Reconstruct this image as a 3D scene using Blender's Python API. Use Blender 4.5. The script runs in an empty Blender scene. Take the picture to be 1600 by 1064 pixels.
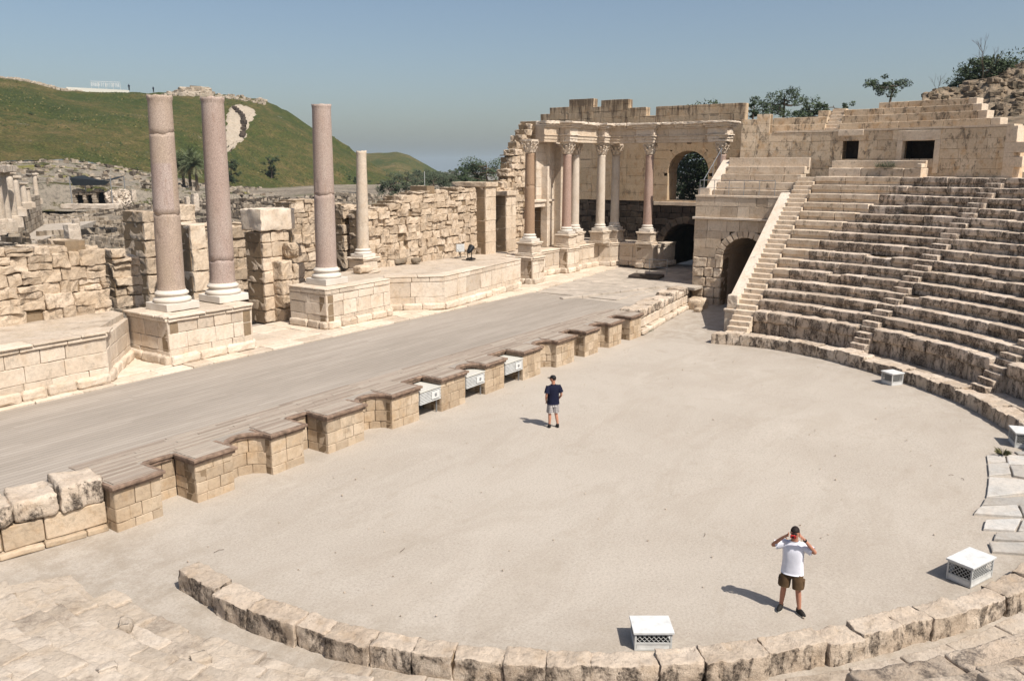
import bpy, math, random
from mathutils import Vector, Matrix, noise
random.seed(7)
R = math.radians
scene = bpy.context.scene
C = scene.collection
# ------------------------------------------------------------------ survey helpers (metres; X along the stage, Y towards the stage ruins)
H = 8.6; F = 1270.; YH = 260.
T = math.atan((532-YH)/F); A = R(34.8686)
CAMP = Vector((-23.55, -14.38, H))
def ray(px, py):
    x = (px-800)/F; y = (532-py)/F
    g = math.cos(T)+y*math.sin(T); z = -math.sin(T)+y*math.cos(T)
    return Vector((g*math.cos(A)+x*math.sin(A), g*math.sin(A)-x*math.cos(A), z))
def onZ(px, py, z): d = ray(px, py); return CAMP+d*((z-H)/d.z)
def onY(px, py, y): d = ray(px, py); return CAMP+d*((y-CAMP.y)/d.y)
def onX(px, py, x): d = ray(px, py); return CAMP+d*((x-CAMP.x)/d.x)
def atd(px, py, dist): d = ray(px, py); return CAMP+d*(dist/math.hypot(d.x, d.y))
def interp(tab, x):
    if x <= tab[0][0]: return tab[0][1]
    for (a, b), (c, d) in zip(tab, tab[1:]):
        if x <= c: return b+(d-b)*(x-a)/(c-a)
    return tab[-1][1]
def fbm(v, o=4): return noise.fractal(v, 1.0, 2.0, o)
def U(a, b): return random.uniform(a, b)

# ------------------------------------------------------------------ materials
def nt(name):
    m = bpy.data.materials.new(name); m.use_nodes = True
    n = m.node_tree; b = n.nodes['Principled BSDF']; b.inputs['Roughness'].default_value = .9
    b.inputs['Specular IOR Level'].default_value = .2
    return m, n, b
def nd(n, t, **k):
    o = n.nodes.new(t)
    for a, v in k.items():
        if a.startswith('i_'): o.inputs[a[2:].replace('_', ' ')].default_value = v
        else: setattr(o, a, v)
    return o
def lk(n, a, b): n.links.new(a, b)
def noise_n(n, vec, scale, detail=6, rough=.6, dist=0):
    o = nd(n, 'ShaderNodeTexNoise'); o.inputs['Scale'].default_value = scale; o.inputs['Detail'].default_value = detail
    o.inputs['Roughness'].default_value = rough; o.inputs['Distortion'].default_value = dist
    if vec is not None: lk(n, vec, o.inputs['Vector'])
    return o.outputs['Fac']
def ramp(n, fac, stops):
    r = nd(n, 'ShaderNodeValToRGB'); e = r.color_ramp.elements
    while len(e) < len(stops): e.new(.5)
    for i, (p, c) in enumerate(stops):
        e[i].position = p; e[i].color = (c if isinstance(c, tuple) else (c, c, c))+(1,)
    lk(n, fac, r.inputs['Fac']); return r.outputs['Color']
def mix(n, f, a, b, mode='MIX'):
    m = nd(n, 'ShaderNodeMix', data_type='RGBA', blend_type=mode)
    for s, v in ((0, f), (6, a), (7, b)):
        if hasattr(v, 'links'): lk(n, v, m.inputs[s])
        elif isinstance(v, tuple): m.inputs[s].default_value = v+(1,)
        else: m.inputs[s].default_value = v
    return m.outputs[2]
def maprange(n, v, a, b, c, d):
    m = nd(n, 'ShaderNodeMapRange'); lk(n, v, m.inputs[0])
    for i, q in enumerate((a, b, c, d)): m.inputs[i+1].default_value = q
    return m.outputs[0]
def scaled(n, vec, s):
    m = nd(n, 'ShaderNodeMapping'); m.inputs['Scale'].default_value = s; lk(n, vec, m.inputs['Vector']); return m.outputs[0]
def bump(n, b, h, st, dist=.03, prev=None):
    u = nd(n, 'ShaderNodeBump'); u.inputs['Strength'].default_value = st; u.inputs['Distance'].default_value = dist
    lk(n, h, u.inputs['Height']); lk(n, u.outputs[0], b.inputs['Normal'])
def mul(n, a, b):
    m = nd(n, 'ShaderNodeMath', operation='MULTIPLY')
    for i, v in enumerate((a, b)):
        if hasattr(v, 'links'): lk(n, v, m.inputs[i])
        else: m.inputs[i].default_value = v
    return m.outputs[0]
def stone(name, c1, c2, stain=(.05, .045, .04), amt=.3, bstr=.5, streak=True, tone=.5, pit=.3, grime=(.55, .68), warm=(.40,.27,.15), warmth=.3, riser=False, fc=1., topz=None, pits=0.):
    m, n, b = nt(name)
    geo = nd(n, 'ShaderNodeNewGeometry'); pos = geo.outputs['Position']
    at = nd(n, 'ShaderNodeAttribute', attribute_name='tone').outputs['Fac']
    big = noise_n(n, pos, .9, 5, .6); fine = noise_n(n, pos, 9, 8, .7)
    col = mix(n, maprange(n, big, .35, .65, 0, 1), c1, c2)
    w = noise_n(n, pos, 2.3, 4, .6)
    col = mix(n, mul(n, maprange(n, w, .52, .68, 0, 1), warmth), col, warm)
    col = mix(n, 1.0, col, ramp(n, fine, [(.25, 1-.28*fc), (.5, 1-.02*fc), (.75, 1+.12*fc)]), 'MULTIPLY')
    col = mix(n, 1.0, col, ramp(n, at, [(0, (1-tone*.55, 1-tone*.6, 1-tone*.66)), (.5, (1, .985, .96)), (1, (1.1, 1.1, 1.1))]), 'MULTIPLY')
    sv = scaled(n, pos, (2.2, 2.2, 1.1)) if streak else pos
    st = noise_n(n, sv, 1.3, 9, .72, .3)
    st2 = noise_n(n, pos, 14, 6, .75)
    f = mul(n, maprange(n, st, grime[0], grime[1], 0, 1), maprange(n, st2, .35, .6, .3, 1))
    if riser:                                   # lichen on upright faces, painted darker to stand for shade; trodden tops stay clean
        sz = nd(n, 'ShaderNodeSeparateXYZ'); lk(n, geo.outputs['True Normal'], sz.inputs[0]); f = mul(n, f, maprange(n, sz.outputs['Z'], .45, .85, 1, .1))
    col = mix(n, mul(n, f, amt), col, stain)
    if pits:
        pv = noise_n(n, scaled(n, pos, (1, 1, .6)), 11, 8, .8, .5)
        col = mix(n, mul(n, maprange(n, pv, .55, .63, 0, 1), pits), col, (.10, .075, .055))
    if topz:                                    # dark run-off streaks from the rain-washed wall head
        s3 = nd(n, 'ShaderNodeSeparateXYZ'); lk(n, pos, s3.inputs[0]); drip = noise_n(n, scaled(n, pos, (2.6, 2.6, .25)), 1.2, 7, .7)
        sm = nd(n, 'ShaderNodeMath', operation='ADD'); lk(n, drip, sm.inputs[0]); lk(n, maprange(n, s3.outputs['Z'], topz[0], topz[1], -.10, .17), sm.inputs[1])
        col = mix(n, mul(n, maprange(n, sm.outputs[0], .55, .66, 0, 1), .75), col, (.09, .06, .04))
    lk(n, col, b.inputs['Base Color'])
    hh = nd(n, 'ShaderNodeMath', operation='ADD'); lk(n, fine, hh.inputs[0]); lk(n, mul(n, noise_n(n, pos, 34, 5, .7), .35), hh.inputs[1])
    bump(n, b, hh.outputs[0], bstr, .05)
    return m
M = {}
M['marble'] = stone('marble', (.62, .535, .44), (.56, .465, .365), amt=.45, bstr=.45, warmth=.3, grime=(.58, .68), tone=.35, warm=(.46, .32, .19))
M['newmarble'] = stone('white_marble', (.62, .575, .515), (.57, .52, .455), fc=.35, amt=.25, bstr=.12, warmth=.1, grime=(.62, .7), tone=.15)
M['colmarble'] = stone('column_marble', (.63, .555, .47), (.56, .48, .39), fc=.5, amt=.35, bstr=.25, warmth=.25, grime=(.6, .7), tone=.2)
M['lime'] = stone('limestone', (.60, .50, .39), (.54, .43, .32), amt=.5, bstr=.6, tone=.4, grime=(.56, .66))
M['pulp'] = stone('golden_limestone', (.50, .405, .30), (.42, .32, .22), amt=.45, bstr=.5, warmth=.5, tone=.4)
M['rough'] = stone('rough_limestone', (.58, .475, .365), (.50, .39, .28), amt=.75, bstr=1.0, pits=.35, grime=(.53, .64), tone=.45, stain=(.07, .055, .045))
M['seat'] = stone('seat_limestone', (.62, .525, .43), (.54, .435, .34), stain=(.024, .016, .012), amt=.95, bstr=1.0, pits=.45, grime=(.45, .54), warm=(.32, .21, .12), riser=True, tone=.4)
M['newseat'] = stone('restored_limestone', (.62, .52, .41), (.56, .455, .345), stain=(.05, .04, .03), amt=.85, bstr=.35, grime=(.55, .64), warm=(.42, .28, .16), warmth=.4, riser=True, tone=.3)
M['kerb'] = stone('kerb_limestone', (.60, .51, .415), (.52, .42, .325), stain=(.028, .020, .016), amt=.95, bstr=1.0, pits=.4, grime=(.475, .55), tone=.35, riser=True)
M['lichen'] = stone('lichened_stone', (.60, .51, .415), (.52, .42, .325), stain=(.06, .05, .045), amt=.85, bstr=1.0, pits=.5, grime=(.49, .56), streak=False, tone=.4)
M['slab'] = stone('pale_paving', (.54, .465, .385), (.47, .39, .305), stain=(.17, .13, .10), amt=.6, bstr=.9, streak=False, grime=(.52, .64), warmth=.2, tone=.35)
M['flag'] = stone('grey_flagstone', (.45, .435, .41), (.52, .48, .43), stain=(.25, .2, .15), amt=.5, bstr=.5, streak=False, warmth=.15)
M['back'] = stone('back_wall_stone', (.53, .41, .285), (.48, .36, .235), stain=(.035, .028, .022), amt=.7, bstr=.3, grime=(.55, .66), warm=(.40, .235, .12), warmth=.5, tone=.25, topz=(11.2, 13.6))
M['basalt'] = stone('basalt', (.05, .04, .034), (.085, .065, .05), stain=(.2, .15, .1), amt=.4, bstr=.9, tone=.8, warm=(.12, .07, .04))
M['rubble'] = stone('rubble_stone', (.40, .34, .27), (.26, .215, .165), stain=(.05, .05, .035), amt=.6, bstr=1., streak=False, tone=.8)
M['joint'] = stone('earth_joint', (.30, .225, .15), (.22, .16, .10), amt=.2)
def granite(name='pink_granite', k=(1, 1, 1)):
    m, n, b = nt(name)
    pos = nd(n, 'ShaderNodeNewGeometry').outputs['Position']
    at = nd(n, 'ShaderNodeAttribute', attribute_name='tone').outputs['Fac']
    base = mix(n, maprange(n, noise_n(n, scaled(n, pos, (1, 1, .4)), 1.1, 4, .6), .42, .6, 0, 1), (.35, .262, .225), (.40, .32, .28))
    base = mix(n, mul(n, at, 1.), base, (.37, .285, .215))
    base = mix(n, 1., base, k, 'MULTIPLY')
    sp = noise_n(n, pos, 26, 3, .8)
    base = mix(n, 1., base, ramp(n, sp, [(.33, .6), (.5, .95), (.66, 1.25)]), 'MULTIPLY')
    st = noise_n(n, scaled(n, pos, (3, 3, .5)), 1.2, 7, .7, .4)
    base = mix(n, mul(n, maprange(n, st, .6, .72, 0, 1), .55), base, (.2, .11, .06))
    lk(n, base, b.inputs['Base Color']); b.inputs['Roughness'].default_value = .7
    bump(n, b, noise_n(n, pos, 20, 5, .7), .25, .02)
    return m
M['granite'] = granite(); M['brownshaft'] = granite('brown_granite', (.86, .74, .62)); M['rose'] = granite('rose_granite', (1.07, .97, .92))
def gravel():
    m, n, b = nt('dusty_gravel')
    pos = nd(n, 'ShaderNodeNewGeometry').outputs['Position']
    col = mix(n, maprange(n, noise_n(n, pos, .22, 5, .6, .6), .38, .62, 0, 1), (.44, .388, .327), (.405, .353, .294))
    col = mix(n, mul(n, maprange(n, noise_n(n, scaled(n, pos, (.5, 1.2, 1)), .5, 6, .65, 1.0), .54, .7, 0, 1), .5), col, (.475, .42, .355))
    sp = noise_n(n, pos, 17, 7, .88)
    col = mix(n, 1., col, ramp(n, sp, [(.3, .6), (.47, .96), (.6, 1.1), (.72, 1.4)]), 'MULTIPLY')
    v = nd(n, 'ShaderNodeTexVoronoi'); v.inputs['Scale'].default_value = 7; lk(n, pos, v.inputs['Vector'])
    dk = ramp(n, v.outputs['Distance'], [(0, .45), (.07, .55), (.12, 1.), (1, 1.)])
    vr = noise_n(n, pos, 3.1, 2, .5)
    col = mix(n, mul(n, maprange(n, vr, .55, .6, 0, 1), .8), col, mix(n, 1., col, dk, 'MULTIPLY'))
    tr = noise_n(n, scaled(n, pos, (.18, .55, 1)), 1, 6, .6, 1.5)            # trodden, slightly darker tracks
    col = mix(n, mul(n, maprange(n, tr, .50, .62, 0, 1), .22), col, (.33, .275, .215))
    ln = nd(n, 'ShaderNodeVectorMath', operation='LENGTH'); lk(n, pos, ln.inputs[0])          # damp dirt gathered along the kerb
    dk_ = mul(n, maprange(n, ln.outputs['Value'], 13.2, 14.9, 0, 1), maprange(n, noise_n(n, pos, 1.6, 6, .7), .42, .6, 0, 1))
    col = mix(n, mul(n, dk_, .5), col, (.27, .22, .165))
    sc_ = noise_n(n, pos, 1.1, 8, .75, .4)
    col = mix(n, mul(n, maprange(n, sc_, .56, .64, 0, 1), .3), col, (.33, .28, .22))
    lk(n, col, b.inputs['Base Color'])
    bump(n, b, noise_n(n, pos, 30, 6, .8), .6, .03)
    return m
M['gravel'] = gravel()
def deckmat():
    m, n, b = nt('weathered_deck')
    pos = nd(n, 'ShaderNodeNewGeometry').outputs['Position']
    sx = nd(n, 'ShaderNodeSeparateXYZ'); lk(n, pos, sx.inputs[0])
    pl = mul(n, sx.outputs['Y'], 1/.19)
    fl = nd(n, 'ShaderNodeMath', operation='FLOOR'); lk(n, pl, fl.inputs[0])
    wn = nd(n, 'ShaderNodeTexWhiteNoise', noise_dimensions='1D'); lk(n, fl.outputs[0], wn.inputs['W'])
    # boards of 3.6 m staggered by row
    ad = nd(n, 'ShaderNodeMath', operation='MULTIPLY_ADD'); lk(n, wn.outputs['Value'], ad.inputs[0]); ad.inputs[1].default_value = 9.; lk(n, mul(n, sx.outputs['X'], 1/3.6), ad.inputs[2])
    f2 = nd(n, 'ShaderNodeMath', operation='FLOOR'); lk(n, ad.outputs[0], f2.inputs[0])
    cb = nd(n, 'ShaderNodeCombineXYZ'); lk(n, fl.outputs[0], cb.inputs[0]); lk(n, f2.outputs[0], cb.inputs[1])
    w2 = nd(n, 'ShaderNodeTexWhiteNoise', noise_dimensions='2D'); lk(n, cb.outputs[0], w2.inputs['Vector'])
    fr = nd(n, 'ShaderNodeMath', operation='FRACT'); lk(n, pl, fr.inputs[0])
    gap = ramp(n, fr.outputs[0], [(0, .3), (.06, .35), (.11, 1.), (1, 1.)])
    col = mix(n, w2.outputs['Value'], (.33, .285, .237), (.385, .335, .283))
    big = noise_n(n, scaled(n, pos, (.08, .5, 1)), 1, 5, .6)
    col = mix(n, maprange(n, big, .4, .6, 0, .6), col, (.265, .228, .188))
    gr = noise_n(n, scaled(n, pos, (1.2, 40, 1)), 1, 4, .6)
    col = mix(n, 1., col, ramp(n, gr, [(.3, .85), (.7, 1.12)]), 'MULTIPLY')
    col = mix(n, .7, col, mix(n, 1., col, gap, 'MULTIPLY'))
    lk(n, col, b.inputs['Base Color']); b.inputs['Roughness'].default_value = .75
    bump(n, b, gap, .35, .01)
    return m
M['deck'] = deckmat()
def plain(name, c, rough=.6, metal=0, var=.12, scale=6, bs=.15):
    m, n, b = nt(name)
    pos = nd(n, 'ShaderNodeTexCoord').outputs['Object']
    f = noise_n(n, pos, scale, 5, .6)
    lk(n, mix(n, 1., c, ramp(n, f, [(.3, 1-var), (.7, 1+var)]), 'MULTIPLY'), b.inputs['Base Color'])
    b.inputs['Roughness'].default_value = rough; b.inputs['Metallic'].default_value = metal
    if bs: bump(n, b, f, bs, .01)
    return m
M['fascia'] = plain('brown_timber_edge', (.21, .145, .105), .6, 0, .5, 5)
M['white'] = plain('white_painted_metal', (.60, .60, .58), .5, 0, .14)
M['whitegrey'] = plain('grey_white_metal', (.5, .5, .48), .5, 0, .1)
M['cream'] = plain('cream_panel', (.54, .52, .46), .5, 0, .06)
M['black'] = plain('black_metal', (.012, .012, .013), .45)
M['dark'] = plain('shade_black', (.01, .009, .008), .9)  # near-black colour standing in for shade inside openings
M['steel'] = plain('galvanised_steel', (.32, .33, .34), .4, .6)
M['glass'] = plain('lamp_glass', (.05, .06, .07), .1)
M['skin'] = plain('skin', (.42, .2, .13), .55, 0, .08, 12)
M['hair'] = plain('dark_hair', (.018, .012, .01), .7)
M['wshirt'] = plain('white_cotton', (.72, .72, .78), .85, 0, .05, 9, .4)
M['navy'] = plain('navy_cotton', (.007, .008, .024), .85, 0, .2, 9, .4)
M['brown'] = plain('brown_canvas', (.095, .058, .03), .85, 0, .2, 12, .4)
M['green'] = plain('green_cotton', (.02, .25, .06), .85)
M['shoe'] = plain('dark_shoe', (.02, .018, .016), .7)
M['sole'] = plain('pale_rubber', (.4, .38, .33), .7)
M['red'] = plain('red_plastic', (.45, .03, .03), .4)
M['canopy'] = plain('black_shade_cloth', (.018, .022, .025), .8)
def plaid():
    m, n, b = nt('grey_plaid_cotton')
    pos = nd(n, 'ShaderNodeTexCoord').outputs['Object']
    f = None
    col = (.42, .39, .38)
    for ax in (0, 1, 2):
        w = nd(n, 'ShaderNodeTexWave', bands_direction='XYZ'[ax]); w.inputs['Scale'].default_value = 5.5 if ax < 2 else 4.5
        w.inputs['Distortion'].default_value = .6
        lk(n, pos, w.inputs['Vector']); col = mix(n, 1., col, ramp(n, w.outputs['Fac'], [(0, .62), (.3, 1.), (1, 1.08)]), 'MULTIPLY')
    lk(n, col, b.inputs['Base Color']); return m
M['plaid'] = plaid()
def leafmat(name, c1, c2, c3=None):
    m, n, b = nt(name)
    at = nd(n, 'ShaderNodeAttribute', attribute_name='tone').outputs['Fac']
    lk(n, ramp(n, at, [(0, c1), (.6, c2), (1, c3 or c2)]), b.inputs['Base Color']); b.inputs['Roughness'].default_value = .6
    return m
M['leaf'] = leafmat('dark_foliage', (.022, .034, .014), (.045, .065, .026), (.07, .09, .035))
M['leaf2'] = leafmat('grey_green_foliage', (.035, .045, .024), (.06, .075, .04), (.09, .1, .06))
M['palm'] = leafmat('palm_fronds', (.07, .09, .04), (.15, .17, .09), (.32, .26, .14))
M['bark'] = plain('bark', (.12, .09, .065), .9, 0, .3)
M['weed'] = leafmat('dry_weed', (.16, .14, .07), (.1, .1, .04), (.2, .17, .09))
def grassmat(name, rock=0.):
    m, n, b = nt(name)
    pos = nd(n, 'ShaderNodeNewGeometry').outputs['Position']
    a1 = noise_n(n, scaled(n, pos, (1, 1, .6)), .035, 8, .65, .5); a2 = noise_n(n, pos, .22, 9, .8); a3 = noise_n(n, pos, 1.5, 8, .85)
    a1b = noise_n(n, scaled(n, pos, (1.3, 1.3, .25)), .09, 9, .8, .8)
    av = nd(n, 'ShaderNodeMath', operation='ADD'); lk(n, mul(n, a1, .55), av.inputs[0]); lk(n, mul(n, a1b, .45), av.inputs[1]); a1 = av.outputs[0]
    col = ramp(n, a1, [(.36, (.036, .048, .012)), (.455, (.058, .068, .017)), (.53, (.104, .086, .028)), (.63, (.165, .118, .052))])
    col = mix(n, maprange(n, a2, .44, .58, 0, .6), col, (.038, .056, .013))
    col = mix(n, 1., col, ramp(n, a3, [(.36, .38), (.5, 1.), (.64, 1.75)]), 'MULTIPLY')
    rk = noise_n(n, scaled(n, pos, (1, 1, 2)), .12, 9, .8)
    e = .63-.2*rock
    col = mix(n, maprange(n, rk, e, e+.05, 0, .9), col, (.34, .29, .23))
    if rock:
        yl = noise_n(n, pos, .06, 7, .7)
        col = mix(n, maprange(n, yl, .56, .6, 0, .8), col, (.22, .2, .03))
        col = mix(n, 1., col, ramp(n, noise_n(n, pos, 1.3, 6, .8), [(.35, .45), (.5, 1), (.7, 1.2)]), 'MULTIPLY')
    lk(n, col, b.inputs['Base Color']); bump(n, b, a3, 1., .6)
    return m
M['grass'] = grassmat('hill_grass'); M['rockygrass'] = grassmat('rocky_slope', 1.)
def rockground():
    m, n, b = nt('ruin_ground')
    pos = nd(n, 'ShaderNodeNewGeometry').outputs['Position']
    col = mix(n, maprange(n, noise_n(n, pos, .08, 8, .7), .4, .6, 0, 1), (.30, .25, .19), (.2, .165, .125))
    g = noise_n(n, pos, .05, 8, .7, .6)
    col = mix(n, maprange(n, g, .55, .62, 0, .6), col, (.085, .095, .03))
    col = mix(n, 1., col, ramp(n, noise_n(n, pos, 1.4, 8, .8), [(.35, .4), (.5, .95), (.66, 1.35)]), 'MULTIPLY')
    lk(n, col, b.inputs['Base Color']); bump(n, b, noise_n(n, pos, 2, 8, .8), 1., .3)
    return m
M['rockground'] = rockground()
M['paving2'] = plain('stage_paving', (.40, .345, .285), .85, 0, .25, 1.2, .4)
M['street'] = plain('grey_street', (.24, .23, .22), .8, 0, .1, 1)

# ------------------------------------------------------------------ mesh builder
class MB:
    def __init__(s): s.v = []; s.f = []; s.t = []; s.mi = []
    def add(s, vs, fs, tone=.5, mi=0):
        o = len(s.v); s.v += [tuple(p) for p in vs]
        s.t += (tone if isinstance(tone, list) else [tone]*len(vs))
        s.f += [tuple(i+o for i in q) for q in fs]; s.mi += [mi]*len(fs)
    def box(s, x0, x1, y0, y1, z0, z1, tone=.5, mp=None, mi=0):
        P = [(x, y, z) for z in (z0, z1) for y in (y0, y1) for x in (x0, x1)]
        if mp: P = [mp(*p) for p in P]
        s.add(P, [(0, 2, 3, 1), (4, 5, 7, 6), (0, 1, 5, 4), (2, 6, 7, 3), (0, 4, 6, 2), (1, 3, 7, 5)], tone, mi)
    def rbox(s, s0, s1, d0, d1, z0, z1, mp, rnd=.04, amp=.02, res=.4, tone=None, fq=2.2, low=0.):
        """rounded, weathered block in local (s, d, z)"""
        if tone is None: tone = U(0, 1)
        dims = [(s0, s1), (d0, d1), (z0, z1)]
        ax = []
        for a, b in dims:
            L = b-a; r = min(rnd, L*.4); n = max(1, int(L/res+.5))
            c = [a, a+r*.35]+[a+r+(L-2*r)*i/n for i in range(n+1)]+[b-r*.35, b]
            ax.append(c)
        inn = [(a+min(rnd, (b-a)*.4), b-min(rnd, (b-a)*.4)) for a, b in dims]
        nx, ny, nz = (len(c) for c in ax); idx = {}; vs = []
        sd = Vector((U(0, 50), U(0, 50), U(0, 50)))
        def vid(i, j, k):
            q = idx.get((i, j, k))
            if q is None:
                p = (ax[0][i], ax[1][j], ax[2][k]); c = [min(max(p[m], inn[m][0]), inn[m][1]) for m in range(3)]
                dl = Vector((p[0]-c[0], p[1]-c[1], p[2]-c[2])); L = dl.length
                if L > 1e-9:
                    mx = max(abs(dl.x), abs(dl.y), abs(dl.z)); dl = dl*(mx/L)
                P = Vector(c)+dl
                if amp:
                    w = Vector(p)*fq+sd
                    P += Vector((noise.noise(w), noise.noise(w+Vector((9, 3, 1))), noise.noise(w+Vector((2, 17, 5)))))*amp
                    w = w*3.3
                    P += Vector((noise.noise(w), noise.noise(w+Vector((9, 3, 1))), noise.noise(w+Vector((2, 17, 5)))))*amp*.5
                    if amp > .03:
                        w = w*2.3; P += Vector((noise.noise(w), noise.noise(w+Vector((9, 3, 1))), noise.noise(w+Vector((2, 17, 5)))))*amp*.35
                q = idx[(i, j, k)] = len(vs); vs.append(mp(P.x, P.y, P.z))
            return q
        fs = []
        for i in range(nx-1):
            for j in range(ny-1):
                fs.append((vid(i, j, nz-1), vid(i+1, j, nz-1), vid(i+1, j+1, nz-1), vid(i, j+1, nz-1)))
                fs.append((vid(i, j, 0), vid(i, j+1, 0), vid(i+1, j+1, 0), vid(i+1, j, 0)))
            for k in range(nz-1):
                fs.append((vid(i, 0, k), vid(i+1, 0, k), vid(i+1, 0, k+1), vid(i, 0, k+1)))
                fs.append((vid(i, ny-1, k), vid(i, ny-1, k+1), vid(i+1, ny-1, k+1), vid(i+1, ny-1, k)))
        for j in range(ny-1):
            for k in range(nz-1):
                fs.append((vid(0, j, k), vid(0, j, k+1), vid(0, j+1, k+1), vid(0, j+1, k)))
                fs.append((vid(nx-1, j, k), vid(nx-1, j+1, k), vid(nx-1, j+1, k+1), vid(nx-1, j, k+1)))
        s.add(vs, fs, tone)
    def lathe(s, prof, cx, cy, seg=32, tone=.5, cap=True):
        vs = []; fs = []
        for r, z in prof:
            for i in range(seg):
                a = 2*math.pi*i/seg; vs.append((cx+r*math.cos(a), cy+r*math.sin(a), z))
        for k in range(len(prof)-1):
            for i in range(seg):
                j = (i+1) % seg; fs.append((k*seg+i, k*seg+j, (k+1)*seg+j, (k+1)*seg+i))
        if cap: fs.append(tuple(range(seg-1, -1, -1))); fs.append(tuple((len(prof)-1)*seg+i for i in range(seg)))
        s.add(vs, fs, tone)
    def tube(s, pts, rad, seg=8, tone=.5):
        pts = [Vector(p) for p in pts]; rs = rad if isinstance(rad, (list, tuple)) else [rad]*len(pts)
        vs = []; fs = []
        for i, p in enumerate(pts):
            t = (pts[min(i+1, len(pts)-1)]-pts[max(i-1, 0)]).normalized()
            u = t.orthogonal().normalized() if abs(t.z) > .95 else t.cross(Vector((0, 0, 1))).normalized()
            w = t.cross(u)
            for k in range(seg):
                a = 2*math.pi*k/seg; vs.append(p+(u*math.cos(a)+w*math.sin(a))*rs[i])
        for i in range(len(pts)-1):
            for k in range(seg):
                j = (k+1) % seg; fs.append((i*seg+k, i*seg+j, (i+1)*seg+j, (i+1)*seg+k))
        fs.append(tuple(range(seg-1, -1, -1))); fs.append(tuple((len(pts)-1)*seg+i for i in range(seg)))
        s.add(vs, fs, tone)
    def poly(s, pts, z0, z1, tone=.5):
        """prism from counter-clockwise outline"""
        n = len(pts); vs = [(p[0], p[1], z0) for p in pts]+[(p[0], p[1], z1) for p in pts]
        s.add(vs, [tuple(range(n-1, -1, -1)), tuple(range(n, 2*n))]+[(i, (i+1) % n, n+(i+1) % n, n+i) for i in range(n)], tone)
    def build(s, name, mat, parent=None, smooth=False):
        me = bpy.data.meshes.new(name); me.from_pydata(s.v, [], s.f); me.update()
        a = me.attributes.new('tone', 'FLOAT', 'POINT'); a.data.foreach_set('value', s.t)
        mats = mat if isinstance(mat, (list, tuple)) else [mat]
        for q in mats: me.materials.append(q)
        if len(mats) > 1: me.polygons.foreach_set('material_index', s.mi)
        if smooth: me.polygons.foreach_set('use_smooth', [True]*len(s.f))
        o = bpy.data.objects.new(name, me); C.objects.link(o)
        if parent is not None: attach(o, parent)
        return o
def root_of(o):
    while o.parent: o = o.parent
    return o
def attach(o, parent):
    o.parent = parent
    o.matrix_parent_inverse = wm(parent).inverted()
def wm(o):
    m = Matrix.LocRotScale(o.location, o.rotation_euler, o.scale)
    return (wm(o.parent) @ o.matrix_parent_inverse @ m) if o.parent else m
def tag(o, label=None, cat=None, group=None, kind=None):
    if label: o['label'] = label
    if cat: o['category'] = cat
    if group: o['group'] = group
    if kind: o['kind'] = kind
    return o
def thing(name, label, cat, loc=(0, 0, 0), group=None):
    o = bpy.data.objects.new(name, None); o.empty_display_size = .3; C.objects.link(o); o.location = loc
    return tag(o, label, cat, group)
def struct(o): o['kind'] = 'structure'; return o

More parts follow.
